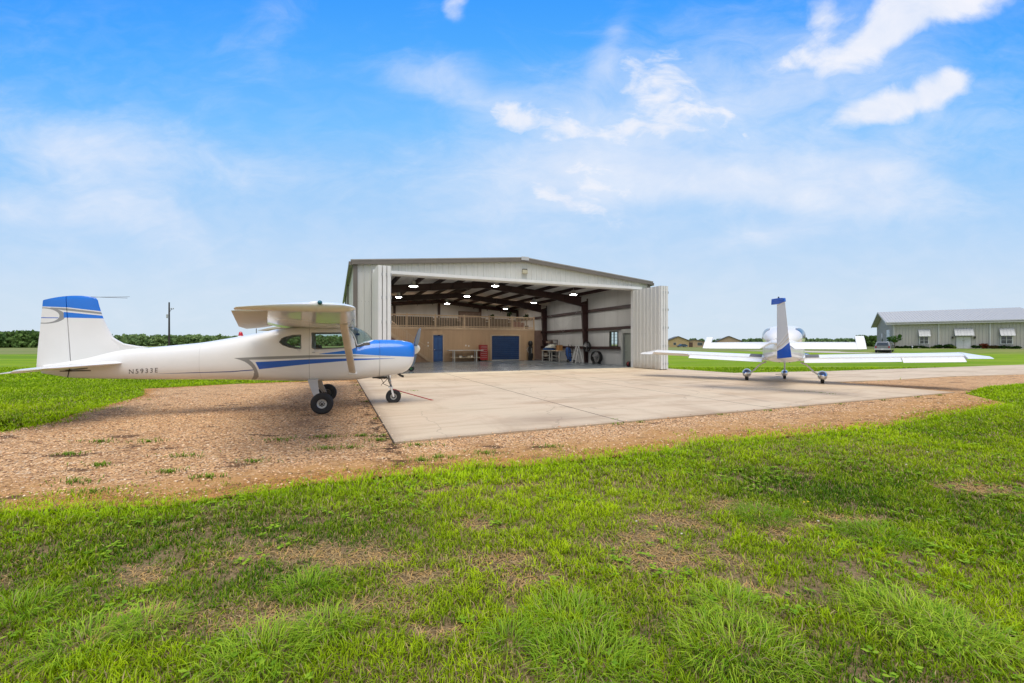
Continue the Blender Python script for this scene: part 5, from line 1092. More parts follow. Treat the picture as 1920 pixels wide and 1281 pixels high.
for s_ in (-1, 1):
    secs = []
    for y in (.3, 1.1, 2.2, 3.3, 4.4, 4.75):
        k = (y-.3)/4.45; zc = lerp(.88, 1.055, k); L = lerp(.95, .82, k); T = lerp(-.58, -.52, k); secs.append(((L, s_*y, zc), (T, s_*y, zc-.075), .15, (0, 0, 1)))
    wg = foil('wing', secs, RL, rv, 0, .76, 18, .02)
    def part(nm_, y0, y1, dz, mat, par=wg):
        sec2 = []
        for y in (y0, y1):
            k = (y-.3)/4.45; zc = lerp(.88, 1.055, k); T = lerp(-.58, -.52, k); sec2.append(((-.20, s_*y, zc-.042), (T-.02, s_*y, zc-.075+dz), .16, (0, 0, 1)))
        return foil(nm_, sec2, mat, par, 0, 1, 10)
    part('flap', .66, 3.26, -.07, RL); part('aileron', 3.29, 4.72, -.10 if s_ < 0 else .10, RL)
    secs = []
    for k in range(6):
        a = k/5; y = 4.75+.56*a; zc = lerp(1.055, 1.03, a); secs.append(((lerp(.82, .02, a**1.6), s_*y, zc+.02*a), (lerp(-.56, -.42, a), s_*y, zc-.075+.03*a), .15*(1-a)**.7+.015, (0, 0, 1)))
    foil('wing_tip', secs, RL, wg, 0, 1, 14, .02)
    mb = MB()
    for i in range(6):
        pass
    vs = [(.40, s_*.69, 1.014), (.40, s_*1.10, 1.029), (-.19, s_*1.10, .952), (-.19, s_*.69, .937)]
    mb = MB(); mb.add([(x, y, z+.010) for x, y, z in vs]+[(x, y, z-.02) for x, y, z in vs], [(0, 1, 2, 3), (7, 6, 5, 4), (0, 4, 5, 1), (1, 5, 6, 2), (2, 6, 7, 3), (3, 7, 4, 0)]); mb.build('walkway', GREYW, wg)
    # horizontal tail with drooped elevator and raised horn
    sb = foil('stabilizer', [((-3.35, s_*.02, 1.455), (-4.15, s_*.02, 1.455), .09, (0, 0, 1)), ((-3.55, s_*1.98, 1.455), (-4.12, s_*1.98, 1.455), .09, (0, 0, 1))], RL, rv, 0, .80, 12)
    el_ = foil('elevator', [((-3.92, s_*.14, 1.47), (-4.36, s_*.44, 1.285), .12, (0, 0, 1)), ((-3.92, s_*1.80, 1.47), (-4.32, s_*1.97, 1.285), .12, (0, 0, 1))], RL, sb, 0, 1, 10)
    mb = MB(); mb.prism([(-3.55, 1.635), (-3.62, 1.66), (-3.98, 1.50), (-4.32, 1.30), (-4.32, 1.285), (-3.95, 1.43)], lambda x, z: (x, s_*1.83, z), lambda x, z: (x, s_*2.03, z)); mb.build('elevator_horn', RL, el_, bevel=.012)
    # main gear: slender leg, fairing, wheel
    mb = MB(); mb.tube([(.02, s_*.55, .74), (.0, s_*.72, .66), (-.02, s_*1.0, .36), (-.02, s_*1.17, .24)], [.034, .03, .024, .02], 12); gl_ = mb.build('gear_leg', RL, rv, True)
    mb = MB(); mb.tube([(.02, s_*.80, .62), (-.06, s_*.92, .40), (-.02, s_*1.02, .37)], .016, 8); mb.build('foot_step', RL, gl_, True)
# wheel fairings: silver below, blue above
m, t, b, oc = material('silver_and_blue_fairing'); x, y, z = t.xyz(oc); ay = t.m('ABSOLUTE', y)
k = t.m('GREATER_THAN', t.m('ADD', z, t.m('MULTIPLY', t.m('COSINE', t.m('MULTIPLY', ay, 14.0)), .03)), .30)
t.put(b.inputs['Base Color'], t.mix(k, (.66, .65, .62), (.02, .10, .34))); b.inputs['Metallic'].default_value = .45; b.inputs['Roughness'].default_value = .12; b.inputs['Coat Weight'].default_value = 1.0; FAIR = m
def pant(cx, cy, R, name='wheel_fairing'):
    vs, fs = [], []; N, K = 26, 24
    for i in range(N+1):
        u = i/N; x = lerp(.44, -.52, u)*R/.22; r = R*(max(1-abs(2*((u**.75))-1)**2.2, 0))**.55 if 0 < u < 1 else .001
        for k in range(K):
            a = 2*pi*k/K; vs.append((cx+x, cy+r*.78*cos(a), .075+R*1.0+r*.86*sin(a)*(.9 if sin(a) < 0 else 1)))
    for i in range(N):
        for k in range(K): fs.append((i*K+k, i*K+(k+1) % K, (i+1)*K+(k+1) % K, (i+1)*K+k))
    fs += [tuple(range(K)), tuple(N*K+k for k in range(K))]
    o = raw(name, vs, fs, FAIR, rv, True); bm = bmesh.new(); bm.from_mesh(o.data); bmesh.ops.recalc_face_normals(bm, faces=bm.faces); bm.to_mesh(o.data); bm.free()
    return o
for s_ in (-1, 1): p_ = pant(-.05, s_*1.2, .205); wheel(p_, 'wheel', (-.05, s_*1.2, .165), .165, .11, .07)
p_ = pant(1.55, 0, .16, 'nose_wheel_fairing'); wheel(p_, 'wheel', (1.55, 0, .14), .14, .10, .06)
mb = MB(); mb.tube([(1.75, 0, .80), (1.62, 0, .50), (1.56, 0, .25)], .028, 10); mb.build('nose_leg', RL, rv, True)
mb = MB()
for z in (.12, .20): mb.tube([(1.5, .05, z), (1.30, .30, z-.02)], .012, 8)
mb.build('tow_fork', WTRIM, rv)
mb = MB()
for s_ in (-1, 1): mb.tube([(1.5, s_*.18, .80), (1.35, s_*.18, .68)], .025, 10)
mb.build('exhaust_pipe', BLACK, rv)
# fin and deflected rudder
RB = (.006, .10, .50)
m, t, b, oc = material('rudder_paint'); x, y, z = t.xyz(oc); xr = t.m('ABSOLUTE', t.m('SUBTRACT', x, -4.0)); ss = t.m('SQRT', t.m('ADD', t.m('POWER', xr, 2.0), t.m('POWER', t.m('ABSOLUTE', t.m('SUBTRACT', y, .02)), 2.0)))
c = (.66, .66, .64)
def sweep(z0, z1, off, w): 
    L = t.curve(ss, [(0, z0+off), (.3, lerp(z0, z1, .36)+off), (.62, z1+off)]); return t.m('MULTIPLY', t.m('GREATER_THAN', z, L), t.m('LESS_THAN', z, t.m('ADD', L, w)))
lo_ = t.curve(ss, [(0, 1.19), (.3, 1.29), (.62, 1.50)])
c = t.mix(t.m('LESS_THAN', z, lo_), c, RB)
def between(a_, w_): return t.m('MULTIPLY', t.m('GREATER_THAN', z, a_), t.m('LESS_THAN', z, t.m('ADD', a_, w_)))
c = t.mix(between(lo_, .05), c, (.80, .80, .78))
for o_, g_, w_, cl in ((.075, .10, .018, (.60, .42, .14)), (.10, .32, .012, (.60, .42, .14)), (.13, .40, .03, (.80, .77, .70))): c = t.mix(between(t.m('ADD', lo_, t.m('MULTIPLY_ADD', ss, g_, o_)), w_), c, cl)
top = t.curve(ss, [(0, 2.60), (.3, 2.71), (.62, 2.80)]); c = t.mix(t.m('GREATER_THAN', z, top), c, RB)
for off, cl, w in ((-.03, (.75, .75, .73), .02), (-.06, (.62, .44, .16), .012), (-.10, (.78, .74, .62), .02)):
    L = t.m('ADD', top, off); c = t.mix(t.m('MULTIPLY', t.m('GREATER_THAN', z, L), t.m('LESS_THAN', z, t.m('ADD', L, w))), c, cl)
t.put(b.inputs['Base Color'], c); b.inputs['Roughness'].default_value = .25; b.inputs['Coat Weight'].default_value = .5; RUDM = m
foil('fin', [((-3.05, 0, 1.45), (-4.02, 0, 1.45), .10, (0, 1, 0)), ((-3.62, 0, 2.62), (-4.02, 0, 2.62), .10, (0, 1, 0))], simple('pale_grey_paint', (.60, .60, .585), .25, coat=.4), rv, 0, .96, 12)
dfl = radians(36); hx = -4.05
def rp(c_, z): return (hx-c_*cos(dfl), -c_*sin(dfl), z)       # positive chord goes aft and to the right
rd = foil('rudder', [(rp(-.02, .985), rp(.62, 1.05), .10, (sin(dfl), -cos(dfl), 0)), (rp(-.02, 1.6), rp(.50, 1.6), .10, (sin(dfl), -cos(dfl), 0)), (rp(-.02, 2.615), rp(.335, 2.66), .12, (sin(dfl), -cos(dfl), 0))], RUDM, rv, 0, 1, 14)
mb = MB()
pt = [(-.26, 2.625), (-.245, 2.80), (.10, 2.80), (.32, 2.775), (.345, 2.665), (.10, 2.62), (-.02, 2.62)]
n_ = Vector((sin(dfl), -cos(dfl), 0))*.03
mb.prism(pt, lambda c_, z: Vector(rp(c_, z))+n_, lambda c_, z: Vector(rp(c_, z))-n_); mb.build('rudder_horn', simple('blue_horn_paint', RB, .25, coat=.5), rd, bevel=.012)
mb = MB(); mb.lathe([(0, 0), (.02, 0), (.02, .03), (0, .045)], Matrix.Translation(rp(.05, 2.80)), 12); mb.build('tail_light', BLACK, rd)
mb = MB(); mb.lathe([(0, 0), (.2, 0), (.16, .12), (0, .3)], Matrix.Translation((2.7, 0, 1.17)) @ Matrix.Rotation(pi/2, 4, 'Y'), 24); mb.build('spinner', RL, rv, True)
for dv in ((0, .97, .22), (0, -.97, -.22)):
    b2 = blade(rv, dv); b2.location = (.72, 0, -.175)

# ================================================================= THINGS INSIDE THE HANGAR (u, v coordinates)
def hthing(name, label, cat, u, v, rz=0.0, z=.018, group=None): return thing(name, label, cat, H(u, v, z), HANG+rz, group)
WOODM = simple('pale_timber', (.50, .40, .28), .6, var=.2, stretch=(6, 1, 1)); OFFW = simple('off_white_paint', (.58, .56, .52), .45, var=.1)
# long workbench by the tan wall
wb = hthing('workbench', 'long pale-topped workbench with clutter on its lower shelf by the tan wall', 'workbench', 8.95, 26.7)
MB().box((-1.45, -.34, .88), (1.45, .34, .935)).build('bench_top', OFFW, wb, bevel=.006); MB().box((-1.2, -.28, .30), (1.2, .28, .335)).build('shelf', WOODM, wb)
for x in (-1.0, .85):
    for y in (-.28, .22): MB().box((x, y, 0), (x+.07, y+.06, .88)).build('leg', OFFW, wb)
sh = [(-.9, .18, .10, (.30, .22, .12)), (-.55, .26, .14, (.6, .58, .52)), (-.2, .2, .09, (.12, .10, .09)), (.15, .24, .12, (.5, .42, .3)), (.45, .16, .16, (.62, .6, .55)), (-1.35, .2, .1, (.1, .08, .07))]
for i, (x, w, h, c) in enumerate(sh[:5]):
    o = MB().box((x, -.15, 0), (x+w, .12, h)).build('storage_box', simple('box_colour_%s' % 'abcdef'[i], c, .6), None, bevel=.01); o.location = H(8.95, 26.7, .018+.337); o.rotation_euler = (0, 0, HANG)
    tag(o, ('brown box at the left end of the workbench shelf', 'white box second from the left on the workbench shelf', 'black box in the middle of the workbench shelf', 'tan box right of the middle on the workbench shelf', 'tall white box at the right end of the workbench shelf')[i], 'box', 'boxes on the workbench shelf')
tc = hthing('tool_cabinet', 'tall red tool cabinet on casters between the workbench and the roll-up door', 'tool cabinet', 10.5, 26.75)
REDC = simple('red_cabinet_paint', (.30, .012, .015), .35, var=.1)
MB().box((-.34, -.24, .10), (.34, .24, .84)).build('lower_chest', REDC, tc, bevel=.01); MB().box((-.32, -.22, .845), (.32, .22, 1.36)).build('upper_chest', REDC, tc, bevel=.01)
for z0, z1 in ((.14, .34), (.36, .50), (.52, .66), (.68, .81), (.88, 1.0), (1.02, 1.13), (1.15, 1.26)):
    d_ = MB().box((-.30, -.252, z0), (.30, -.241, z1)).build('drawer', simple('red_drawer_paint', (.36, .02, .02), .3), tc); MB().box((-.26, -.266, z1-.03), (.26, -.253, z1-.015)).build('drawer_handle', ALU, d_)
for x in (-.27, .27):
    for y in (-.18, .18): MB().lathe([(0, -.02), (.045, -.02), (.045, .02), (0, .02)], Matrix.Translation((x, y, .045)) @ Matrix.Rotation(pi/2, 4, 'Y'), 14).build('caster', BLACK, tc)
gb = hthing('golf_bag', 'tall black golf bag standing upright at the right end of the tan wall', 'golf bag', 14.85, 26.75)
MB().lathe([(0, 0), (.19, 0), (.20, .1), (.18, .7), (.21, 1.15), (.22, 1.2), (0, 1.2)], None, 20).build('bag_body', BLACK, gb, 40); MB().lathe([(0, 1.20), (.12, 1.2), (.20, 1.35), (.21, 1.52), (.15, 1.68), (0, 1.72)], None, 18).build('bag_hood', BLACK, gb, True)
MB().box((-.015, -.215, .35), (.015, -.20, 1.1)).build('zip', ALU, gb); MB().box((-.16, -.26, .15), (.16, -.17, .62)).build('pocket', BLACK, gb, bevel=.03); MB().tube([(-.2, 0, 1.15), (-.33, 0, .95), (-.2, 0, .7)], .02, 8).build('shoulder_strap', FARW, gb)
# two small tables by the right wall
def table(u, v, label, w=.8, L=1.35):
    q = hthing('folding_table', label, 'table', u, v, group='tables by the right wall')
    MB().box((-w/2, -L/2, .86), (w/2, L/2, .91)).build('table_top', WOODM, q, bevel=.006)
    for x in (-w/2+.04, w/2-.09):
        for y in (-L/2+.06, L/2-.11): MB().box((x, y, 0), (x+.05, y+.05, .86)).build('leg', OFFW, q)
    for y in (-L/2+.07, L/2-.10): MB().box((-w/2+.09, y, .18), (w/2-.09, y+.03, .22)).build('stretcher', OFFW, q)
    MB().box((-w/2+.05, -L/2+.12, .45), (-w/2+.08, L/2-.12, .49)).build('stretcher', OFFW, q); return q
table(15.75, 24.9, 'small timber table nearer the tan wall, heaped with blue and white covers', L=1.5); table(15.75, 23.25, 'small timber table next to the blue bag, carrying a wooden crate', L=1.4)
def heap(name, u, v, z, rx, ry, h, mat, label, cat, seed):
    vs, fs = [], []; N, K = 10, 24
    for i in range(N+1):
        a = i/N*pi/2
        for k in range(K):
            b_ = 2*pi*k/K; j = 1+.18*sin(3*b_+seed)+.10*sin(7*b_+seed*2+a*3); vs.append((rx*cos(a)**.6*cos(b_)*j if a < pi/2-.01 else 0, ry*cos(a)**.6*sin(b_)*j if a < pi/2-.01 else 0, h*sin(a)*(1+.1*sin(5*b_))))
    for i in range(N):
        for k in range(K): fs.append((i*K+k, i*K+(k+1) % K, (i+1)*K+(k+1) % K, (i+1)*K+k))
    fs.append(tuple(range(K))[::-1]); o = raw(name, vs, fs, mat, None, 50); o.location = H(u, v, z); o.rotation_euler = (0, 0, HANG); return tag(o, label, cat)
heap('folded_cover', 15.75, 24.85, .93, .40, .72, .22, simple('blue_cover_cloth', (.02, .07, .20), .8, var=.5, vscale=9), 'crumpled dark blue cover lying on the table', 'cover', 1.0)
heap('folded_cover', 15.72, 24.7, 1.13, .32, .62, .17, simple('white_cover_cloth', (.62, .62, .57), .7, var=.12), 'white cover folded on top of the blue cover', 'cover', 2.6)
o = heap('folded_cover', 15.72, 24.5, 1.29, .22, .45, .10, simple('cream_cover_cloth', (.62, .60, .50), .7), 'cream cushion-like cover topping the white cover', 'cover', 4.1)
cr_ = hthing('wooden_crate', 'orange-brown wooden crate standing on the table with a stick in it', 'crate', 15.75, 23.2, z=.93)
OR = simple('orange_wood', (.40, .20, .07), .5, var=.2); MB().box((-.16, -.22, 0), (-.13, .22, .42)).box((.13, -.22, 0), (.16, .22, .42)).box((-.129, -.22, 0), (.129, -.19, .42)).box((-.129, .19, 0), (.129, .22, .42)).box((-.129, -.189, .01), (.129, .189, .03)).build('crate_body', OR, cr_)
MB().tube([(0, .08, .05), (0, .02, .72)], .014, 8).build('stick', TANW, cr_)
# dark red shelf rack behind
rk = hthing('storage_rack', 'dark metal shelf rack against the wall behind the heaped table', 'rack', 16.4, 26.1)
for y in (-.9, .9):
    for x in (-.28, .24): MB().box((x, y-.02, 0), (x+.04, y+.02, 1.78)).build('post', MAROON, rk)
for z in (.25, .9, 1.45, 1.74): MB().box((-.27, -.88, z), (.27, .88, z+.04)).build('shelf', MAROON, rk)
for i, (y, z, w, h, c) in enumerate(((-.5, .94, .5, .35, (.32, .2, .13)), (.25, .94, .5, .25, (.05, .06, .07)), (-.4, .29, .6, .4, (.04, .04, .04)), (.4, .29, .45, .35, (.35, .3, .25)), (-.1, 1.49, .6, .2, (.35, .26, .2)))):
    o = MB().box((-.2, 0, 0), (.2, w, h)).build('storage_box', simple('rack_box_%s' % 'abcde'[i], c, .7), None, bevel=.01); o.location = H(16.4, 26.1+y-.2, z+.022); o.rotation_euler = (0, 0, HANG)
    tag(o, ('brown carton on the middle shelf of the dark rack', 'black case on the middle shelf of the dark rack', 'black tub on the bottom shelf of the dark rack', 'beige carton on the bottom shelf of the dark rack', 'flat tan box on the upper shelf of the dark rack')[i], 'box')
# blue bag leaning, black hand truck, white ladder
bb = hthing('blue_bag', 'long bright blue bag leaning beside the tables', 'bag', 15.95, 22.25)
mb = MB(); mb.tube([(.05, -.25, .03), (.08, -.1, .35), (.12, .12, .85), (.14, .22, 1.12)], [.13, .20, .24, .16], 14); mb.build('bag_body', simple('bright_blue_nylon', (.015, .08, .30), .6, var=.25, vscale=8), bb, True); MB().tube([(-.1, .1, .9), (-.2, -.02, .6), (-.08, -.15, .3)], .02, 8).build('strap', BLACK, bb); MB().lathe([(0, 0), (.07, 0), (.05, .06), (0, .08)], Matrix.Translation((.05, -.33, .0)), 12).build('foot_cap', FARW, bb, True)
ht = hthing('hand_truck', 'black hand truck standing upright between the blue bag and the ladder', 'hand truck', 15.95, 21.75)
for x in (-.18, .18): MB().tube([(x, -.05, .12), (x, .12, 1.15), (x*.6, .20, 1.38)], .022, 8).build('rail', BLACK, ht)
MB().box((-.2, -.05, .35), (.2, -.01, .40)).box((-.19, .02, .75), (.19, .06, .80)).box((-.17, .09, 1.1), (.17, .12, 1.15)).build('crossbars', BLACK, ht); MB().box((-.2, -.32, .03), (.2, -.05, .045)).build('toe_plate', DARKM, ht)
for x in (-.24, .24): wheel(ht, 'wheel', (x, .03, .13), .13, .06, .05)
ld = hthing('step_ladder', 'white step ladder opened in front of the maroon column', 'ladder', 15.9, 20.75)
for y, x in ((-.25, -.0), (-.25, .0)): pass
for s_ in (-1, 1):
    MB().bar((-.32, s_*.26, 0), (0, s_*.16, 1.28), .03, .06).build('side_rail', WTRIM, ld); MB().bar((.34, s_*.24, 0), (.02, s_*.16, 1.26), .02, .04).build('rear_leg', WTRIM, ld)
for k in range(1, 5): z = .26*k; MB().box((-.32+.0625*k*1.0-.05, -.26+.02*k, z-.012), (-.32+.0625*k*1.0+.06, .26-.02*k, z+.012)).build('step', WTRIM, ld)
MB().box((-.08, -.19, 1.27), (.10, .19, 1.30)).build('top_cap', WTRIM, ld)
# drum fan on the floor and fan on the column
def fan(name, label, u, v, z, R, depth, rz, cat='fan'):
    q = hthing(name, label, cat, u, v, rz, z); M = Matrix.Translation((0, 0, R+.03)) @ Matrix.Rotation(pi/2, 4, 'X')
    MB().lathe([(R*.94, -depth/2), (R, -depth/2), (R, depth/2), (R*.94, depth/2), (R*.94, -depth/2)], M, 36).build('drum', BLACK, q, 40)
    mb = MB()
    for s_ in (-1, 1):
        for rr in (.2, .4, .6, .8): mb.lathe([(R*rr-.004, s_*depth*.48-.004), (R*rr+.004, s_*depth*.48-.004), (R*rr+.004, s_*depth*.48+.004), (R*rr-.004, s_*depth*.48+.004), (R*rr-.004, s_*depth*.48-.004)], M, 28)
        for k in range(10): a = 2*pi*k/10; mb.tube([M @ Vector((.04*cos(a), .04*sin(a), s_*depth*.48)), M @ Vector((R*.95*cos(a), R*.95*sin(a), s_*depth*.48))], .004, 5)
    mb.build('grille', DARKM, q); MB().lathe([(0, -.09), (R*.22, -.09), (R*.22, .07), (0, .07)], M, 20).build('motor', simple('grey_motor', (.22, .22, .23), .4), q, 40)
    for k in range(3):
        a = 2*pi*k/3+.4; vs = []
        for r, w, tw in ((R*.2, .07, .5), (R*.55, .16, .35), (R*.88, .20, .25)):
            for s_ in (-1, 1): vs.append(M @ Vector((r*cos(a)-s_*w*sin(a)*cos(tw), r*sin(a)+s_*w*cos(a)*cos(tw), s_*w*sin(tw))))
        raw('fan_blade', vs, [(0, 1, 3, 2), (2, 3, 5, 4)], simple('light_grey_blade', (.35, .35, .36), .35, metal=.5), q)
    return q
f1 = fan('drum_fan', 'large round black drum fan standing on the floor by the right wall', 16.55, 19.2, .018, .44, .30, radians(-76))
for x in (-.3, .24): MB().box((x, -.12, 0), (x+.06, .12, .12)).build('fan_foot', BLACK, f1)
f2 = fan('wall_fan', 'round dark fan mounted on the maroon column of the right wall', 16.62, 20.58, .82, .40, .14, radians(-84))
MB().box((-.03, .05, .36), (.03, .30, .42)).build('fan_bracket', BLACK, f2)
# small items at the walk door
hr = hthing('hose_reel', 'small red and black hose reel on the floor by the grey-green door', 'hose reel', 16.1, 14.95)
M = Matrix.Translation((0, 0, .17)) @ Matrix.Rotation(pi/2, 4, 'X'); MB().lathe([(.05, -.09), (.14, -.09), (.15, 0), (.14, .09), (.05, .09)], M, 20).build('coiled_hose', simple('dark_red_hose', (.20, .02, .02), .5), hr, True); MB().lathe([(0, -.11), (.17, -.11), (.17, -.095), (0, -.095)], M, 20).lathe([(0, .095), (.17, .095), (.17, .11), (0, .11)], M, 20).build('reel_flange', BLACK, hr, 40)
br_ = hthing('push_broom', 'broom with an orange-brown handle leaning by the walk door', 'broom', 16.35, 15.1)
MB().tube([(0, 0, .05), (.28, .1, 1.25)], .016, 8).build('broom_handle', simple('orange_handle', (.42, .16, .05), .5), br_); MB().box((-.05, -.18, 0), (.03, .18, .07)).build('broom_head', DARKM, br_)
# green tow cart by the left door
gc = hthing('tow_cart', 'green two-wheeled tow cart on the hangar floor behind the propeller', 'cart', 2.55, 16.0)
GRN = simple('green_implement_paint', (.03, .20, .05), .4, var=.15)
MB().box((-.28, -.05, .30), (.28, .0, .36)).box((-.05, -.5, .22), (.0, .45, .26)).build('cart_frame', GRN, gc)
for x in (-.30, .30): MB().tube([(x, -.03, .42), (x, -.03, .16)], .03, 8).build('upright', GRN, gc); wheel(gc, 'wheel', (x+.0, -.10, .15), .15, .08, .055, rimm=GRN)
MB().tube([(0, -.5, .24), (-.3, -1.2, .10), (-.5, -1.9, .08)], .025, 8).build('drawbar', DARKM, gc); MB().box((-.22, -.3, .12), (-.02, .2, .22)).build('gear_case', DARKM, gc, bevel=.02)
# upstairs: panels and plants showing above the railing
pb = hthing('picture_panel', 'large brown picture panel hanging on the back wall above the railing', 'picture', 11.6, 34.0, z=3.55)
MB().box((-1.2, 0, 0), (1.2, .06, 1.15)).build('frame', simple('brown_frame', (.10, .065, .05), .6), pb); MB().box((-1.1, -.012, .1), (1.1, -.002, 1.05)).build('picture', simple('brown_landscape', (.17, .12, .10), .6, var=.5, vscale=2), pb)
for i, (u, v, h) in enumerate(((12.3, 29.5, 1.25), (13.9, 29.3, 1.5), (15.15, 28.2, 1.25))):
    q = hthing('potted_plant', ('small dark potted plant', 'tall dark potted plant', 'dark potted plant at the right end')[i]+' on the mezzanine behind the railing', 'plant', u, v, z=2.80, group='plants on the mezzanine')
    MB().lathe([(0, 0), (.14, 0), (.18, .3), (.15, .3), (0, .27)], None, 16).build('pot', DARKM, q, 40); MB().tube([(0, 0, .2), (.02, 0, h*.7)], .02, 6).build('stem', BARK, q)
    leaf_cloud('foliage', [(0, 0, h*.75), (.1, .1, h*.95), (-.12, 0, h*.9)], [(.2, .2, .2)]*3, 40, .07, [(.015, .03, .01), (.05, .08, .03)], q)
for i, (u, w, h, c) in enumerate(((4.9, 3.8, .95, (.03, .028, .028)), (8.0, 1.9, .90, (.04, .035, .035)), (10.4, 2.3, .95, (.045, .03, .028)), (12.8, 1.9, .92, (.05, .035, .03)), (14.5, 1.0, .7, (.20, .05, .06)))):
    q = hthing('sofa' if i < 4 else 'armchair', ('black sofa at the left behind the railing', 'dark short sofa behind the railing above the workbench', 'dark brown sofa behind the railing above the red cabinet', 'brown sofa behind the railing above the roll-up door', 'dull red armchair at the right end behind the railing')[i], 'sofa' if i < 4 else 'armchair', u, 28.9, z=2.80)
    SM = simple('sofa_fabric_%s' % 'abcde'[i], c, .8); MB().box((-w/2, -.35, .08), (w/2, .35, .42)).build('seat', SM, q, bevel=.05); MB().box((-w/2, .2, .42), (w/2, .42, h)).build('backrest', SM, q, bevel=.05)
    for s_ in (-1, 1): MB().box((s_*w/2-.09, -.36, .08), (s_*w/2+.09, .38, .6)).build('armrest', SM, q, bevel=.04)

# ================================================================= GREY METAL BUILDING (right)
GZ = .67; BA = atan2(BL.y, BL.x)
gbld = thing('metal_building', 'long grey ribbed metal building with awnings, right of the parked planes', 'building', (BC.x, BC.y, 0), BA)
GS = simple('grey_green_ribbed_siding', (.43, .41, .375), .5, var=.05, vscale=.5); LT = simple('pale_trim_paint', (.40, .40, .38), .5); LG = simple('light_steel_roof', (.43, .43, .42), .55, metal=.0, var=.06)
LL, WW, BE, BR_ = 20.4, 24.0, 5.25, 7.75     # local: x along the front, y going back (BG is about +90 deg from BL)
def bz(a): return BE+(BR_-BE)*(1-abs(a-WW/2)/(WW/2))
ops = [(3.53, 4.54, 1.5, 2.68, 'w'), (7.88, 9.66, GZ+.02, 2.75, 'd'), (12.97, 14.12, 1.5, 2.68, 'w')]
xs_ = [0]+[v for o_ in ops for v in o_[:2]]+[LL]
for i in range(0, len(xs_), 2): ribbed('front_wall', lambda a, q: (a, -q), xs_[i], xs_[i+1], lambda a: GZ-.2, lambda a: BE-.05, GS, gbld, .4, .04)
for x0, x1, z0, z1, k in ops:
    ribbed('front_wall', lambda a, q: (a, -q), x0, x1, lambda a: z1, lambda a: BE-.05, GS, gbld, .4, .04)
    if k == 'w': ribbed('front_wall', lambda a, q: (a, -q), x0, x1, lambda a: GZ-.2, lambda a: z0, GS, gbld, .4, .04)
DO0, DO1, DZ = 3.2, 7.6, 4.1
ribbed('end_wall', lambda a, q: (-q, a), 0, DO0, lambda a: GZ-.2, lambda a: bz(a)-.05, GS, gbld, .4, .04, flip=True); ribbed('end_wall', lambda a, q: (-q, a), DO1, WW, lambda a: GZ-.2, lambda a: bz(a)-.05, GS, gbld, .4, .04, flip=True)
ribbed('end_wall', lambda a, q: (-q, a), DO0, DO1, lambda a: DZ, lambda a: bz(a)-.05, GS, gbld, .4, .04, flip=True)
MB().box((-.06, 3.9, GZ-.1), (.05, DO1, DZ)).build('overhead_door', simple('white_overhead_door', (.66, .67, .68), .4), gbld)
MB().box((-.03, DO0, GZ-.1), (.02, 3.9, DZ)).build('side_light', DGLASS, gbld); MB().box((-.10, 13.5, GZ), (.05, 14.6, 3.6)).build('side_door', DGLASS, gbld)
MB().box((.1, WW-.1, GZ), (LL, WW, BE)).box((LL-.1, .1, GZ), (LL, WW-.12, BE)).build('back_wall', GS, gbld)
for s_ in (0, 1):
    mb = MB(); y0, y1 = (-.45, WW/2) if s_ == 0 else (WW+.45, WW/2); ze = BE-.45*(BR_-BE)/(WW/2)
    mb.prism([(y0, ze), (y1, BR_), (y1, BR_+.16), (y0, ze+.16)], lambda y, z: (-.9, y, z), lambda y, z: (LL-2.3, y, z)); rf_ = mb.build('roof', LG, gbld)
    mb = MB()
    for k in range(48): x = -.85+k*.40; mb.prism([(y0, ze+.161), (y1, BR_+.161), (y1, BR_+.20), (y0, ze+.20)], lambda y, z: (x, y, z), lambda y, z: (x+.05, y, z))
    mb.build('roof_ribs', LG, rf_)
    mb = MB(); mb.prism([(y0, ze-.12), (y1, BR_-.12), (y1, BR_+.17), (y0, ze+.17)], lambda y, z: (-1.0, y, z), lambda y, z: (-.902, y, z)); mb.build('rake_trim', LT, gbld)
MB().box((-1.0, -.60, BE-.38), (LL-2.2, -.452, BE-.18)).build('gutter', LT, gbld); MB().box((-.9, -.45, BE-.30), (LL-2.3, -.05, BE-.27)).build('soffit', LT, gbld)
for x in (.15, 5.84, 11.75): MB().box((x-.06, -.18, GZ), (x+.06, -.06, BE-.3)).bar((x, -.12, BE-.3), (x, -.5, BE-.38), .1, .1).build('downspout', simple('white_downspout', (.58, .58, .57), .4), gbld)
AW = simple('silver_awning_metal', (.34, .35, .36), .45, metal=.2)
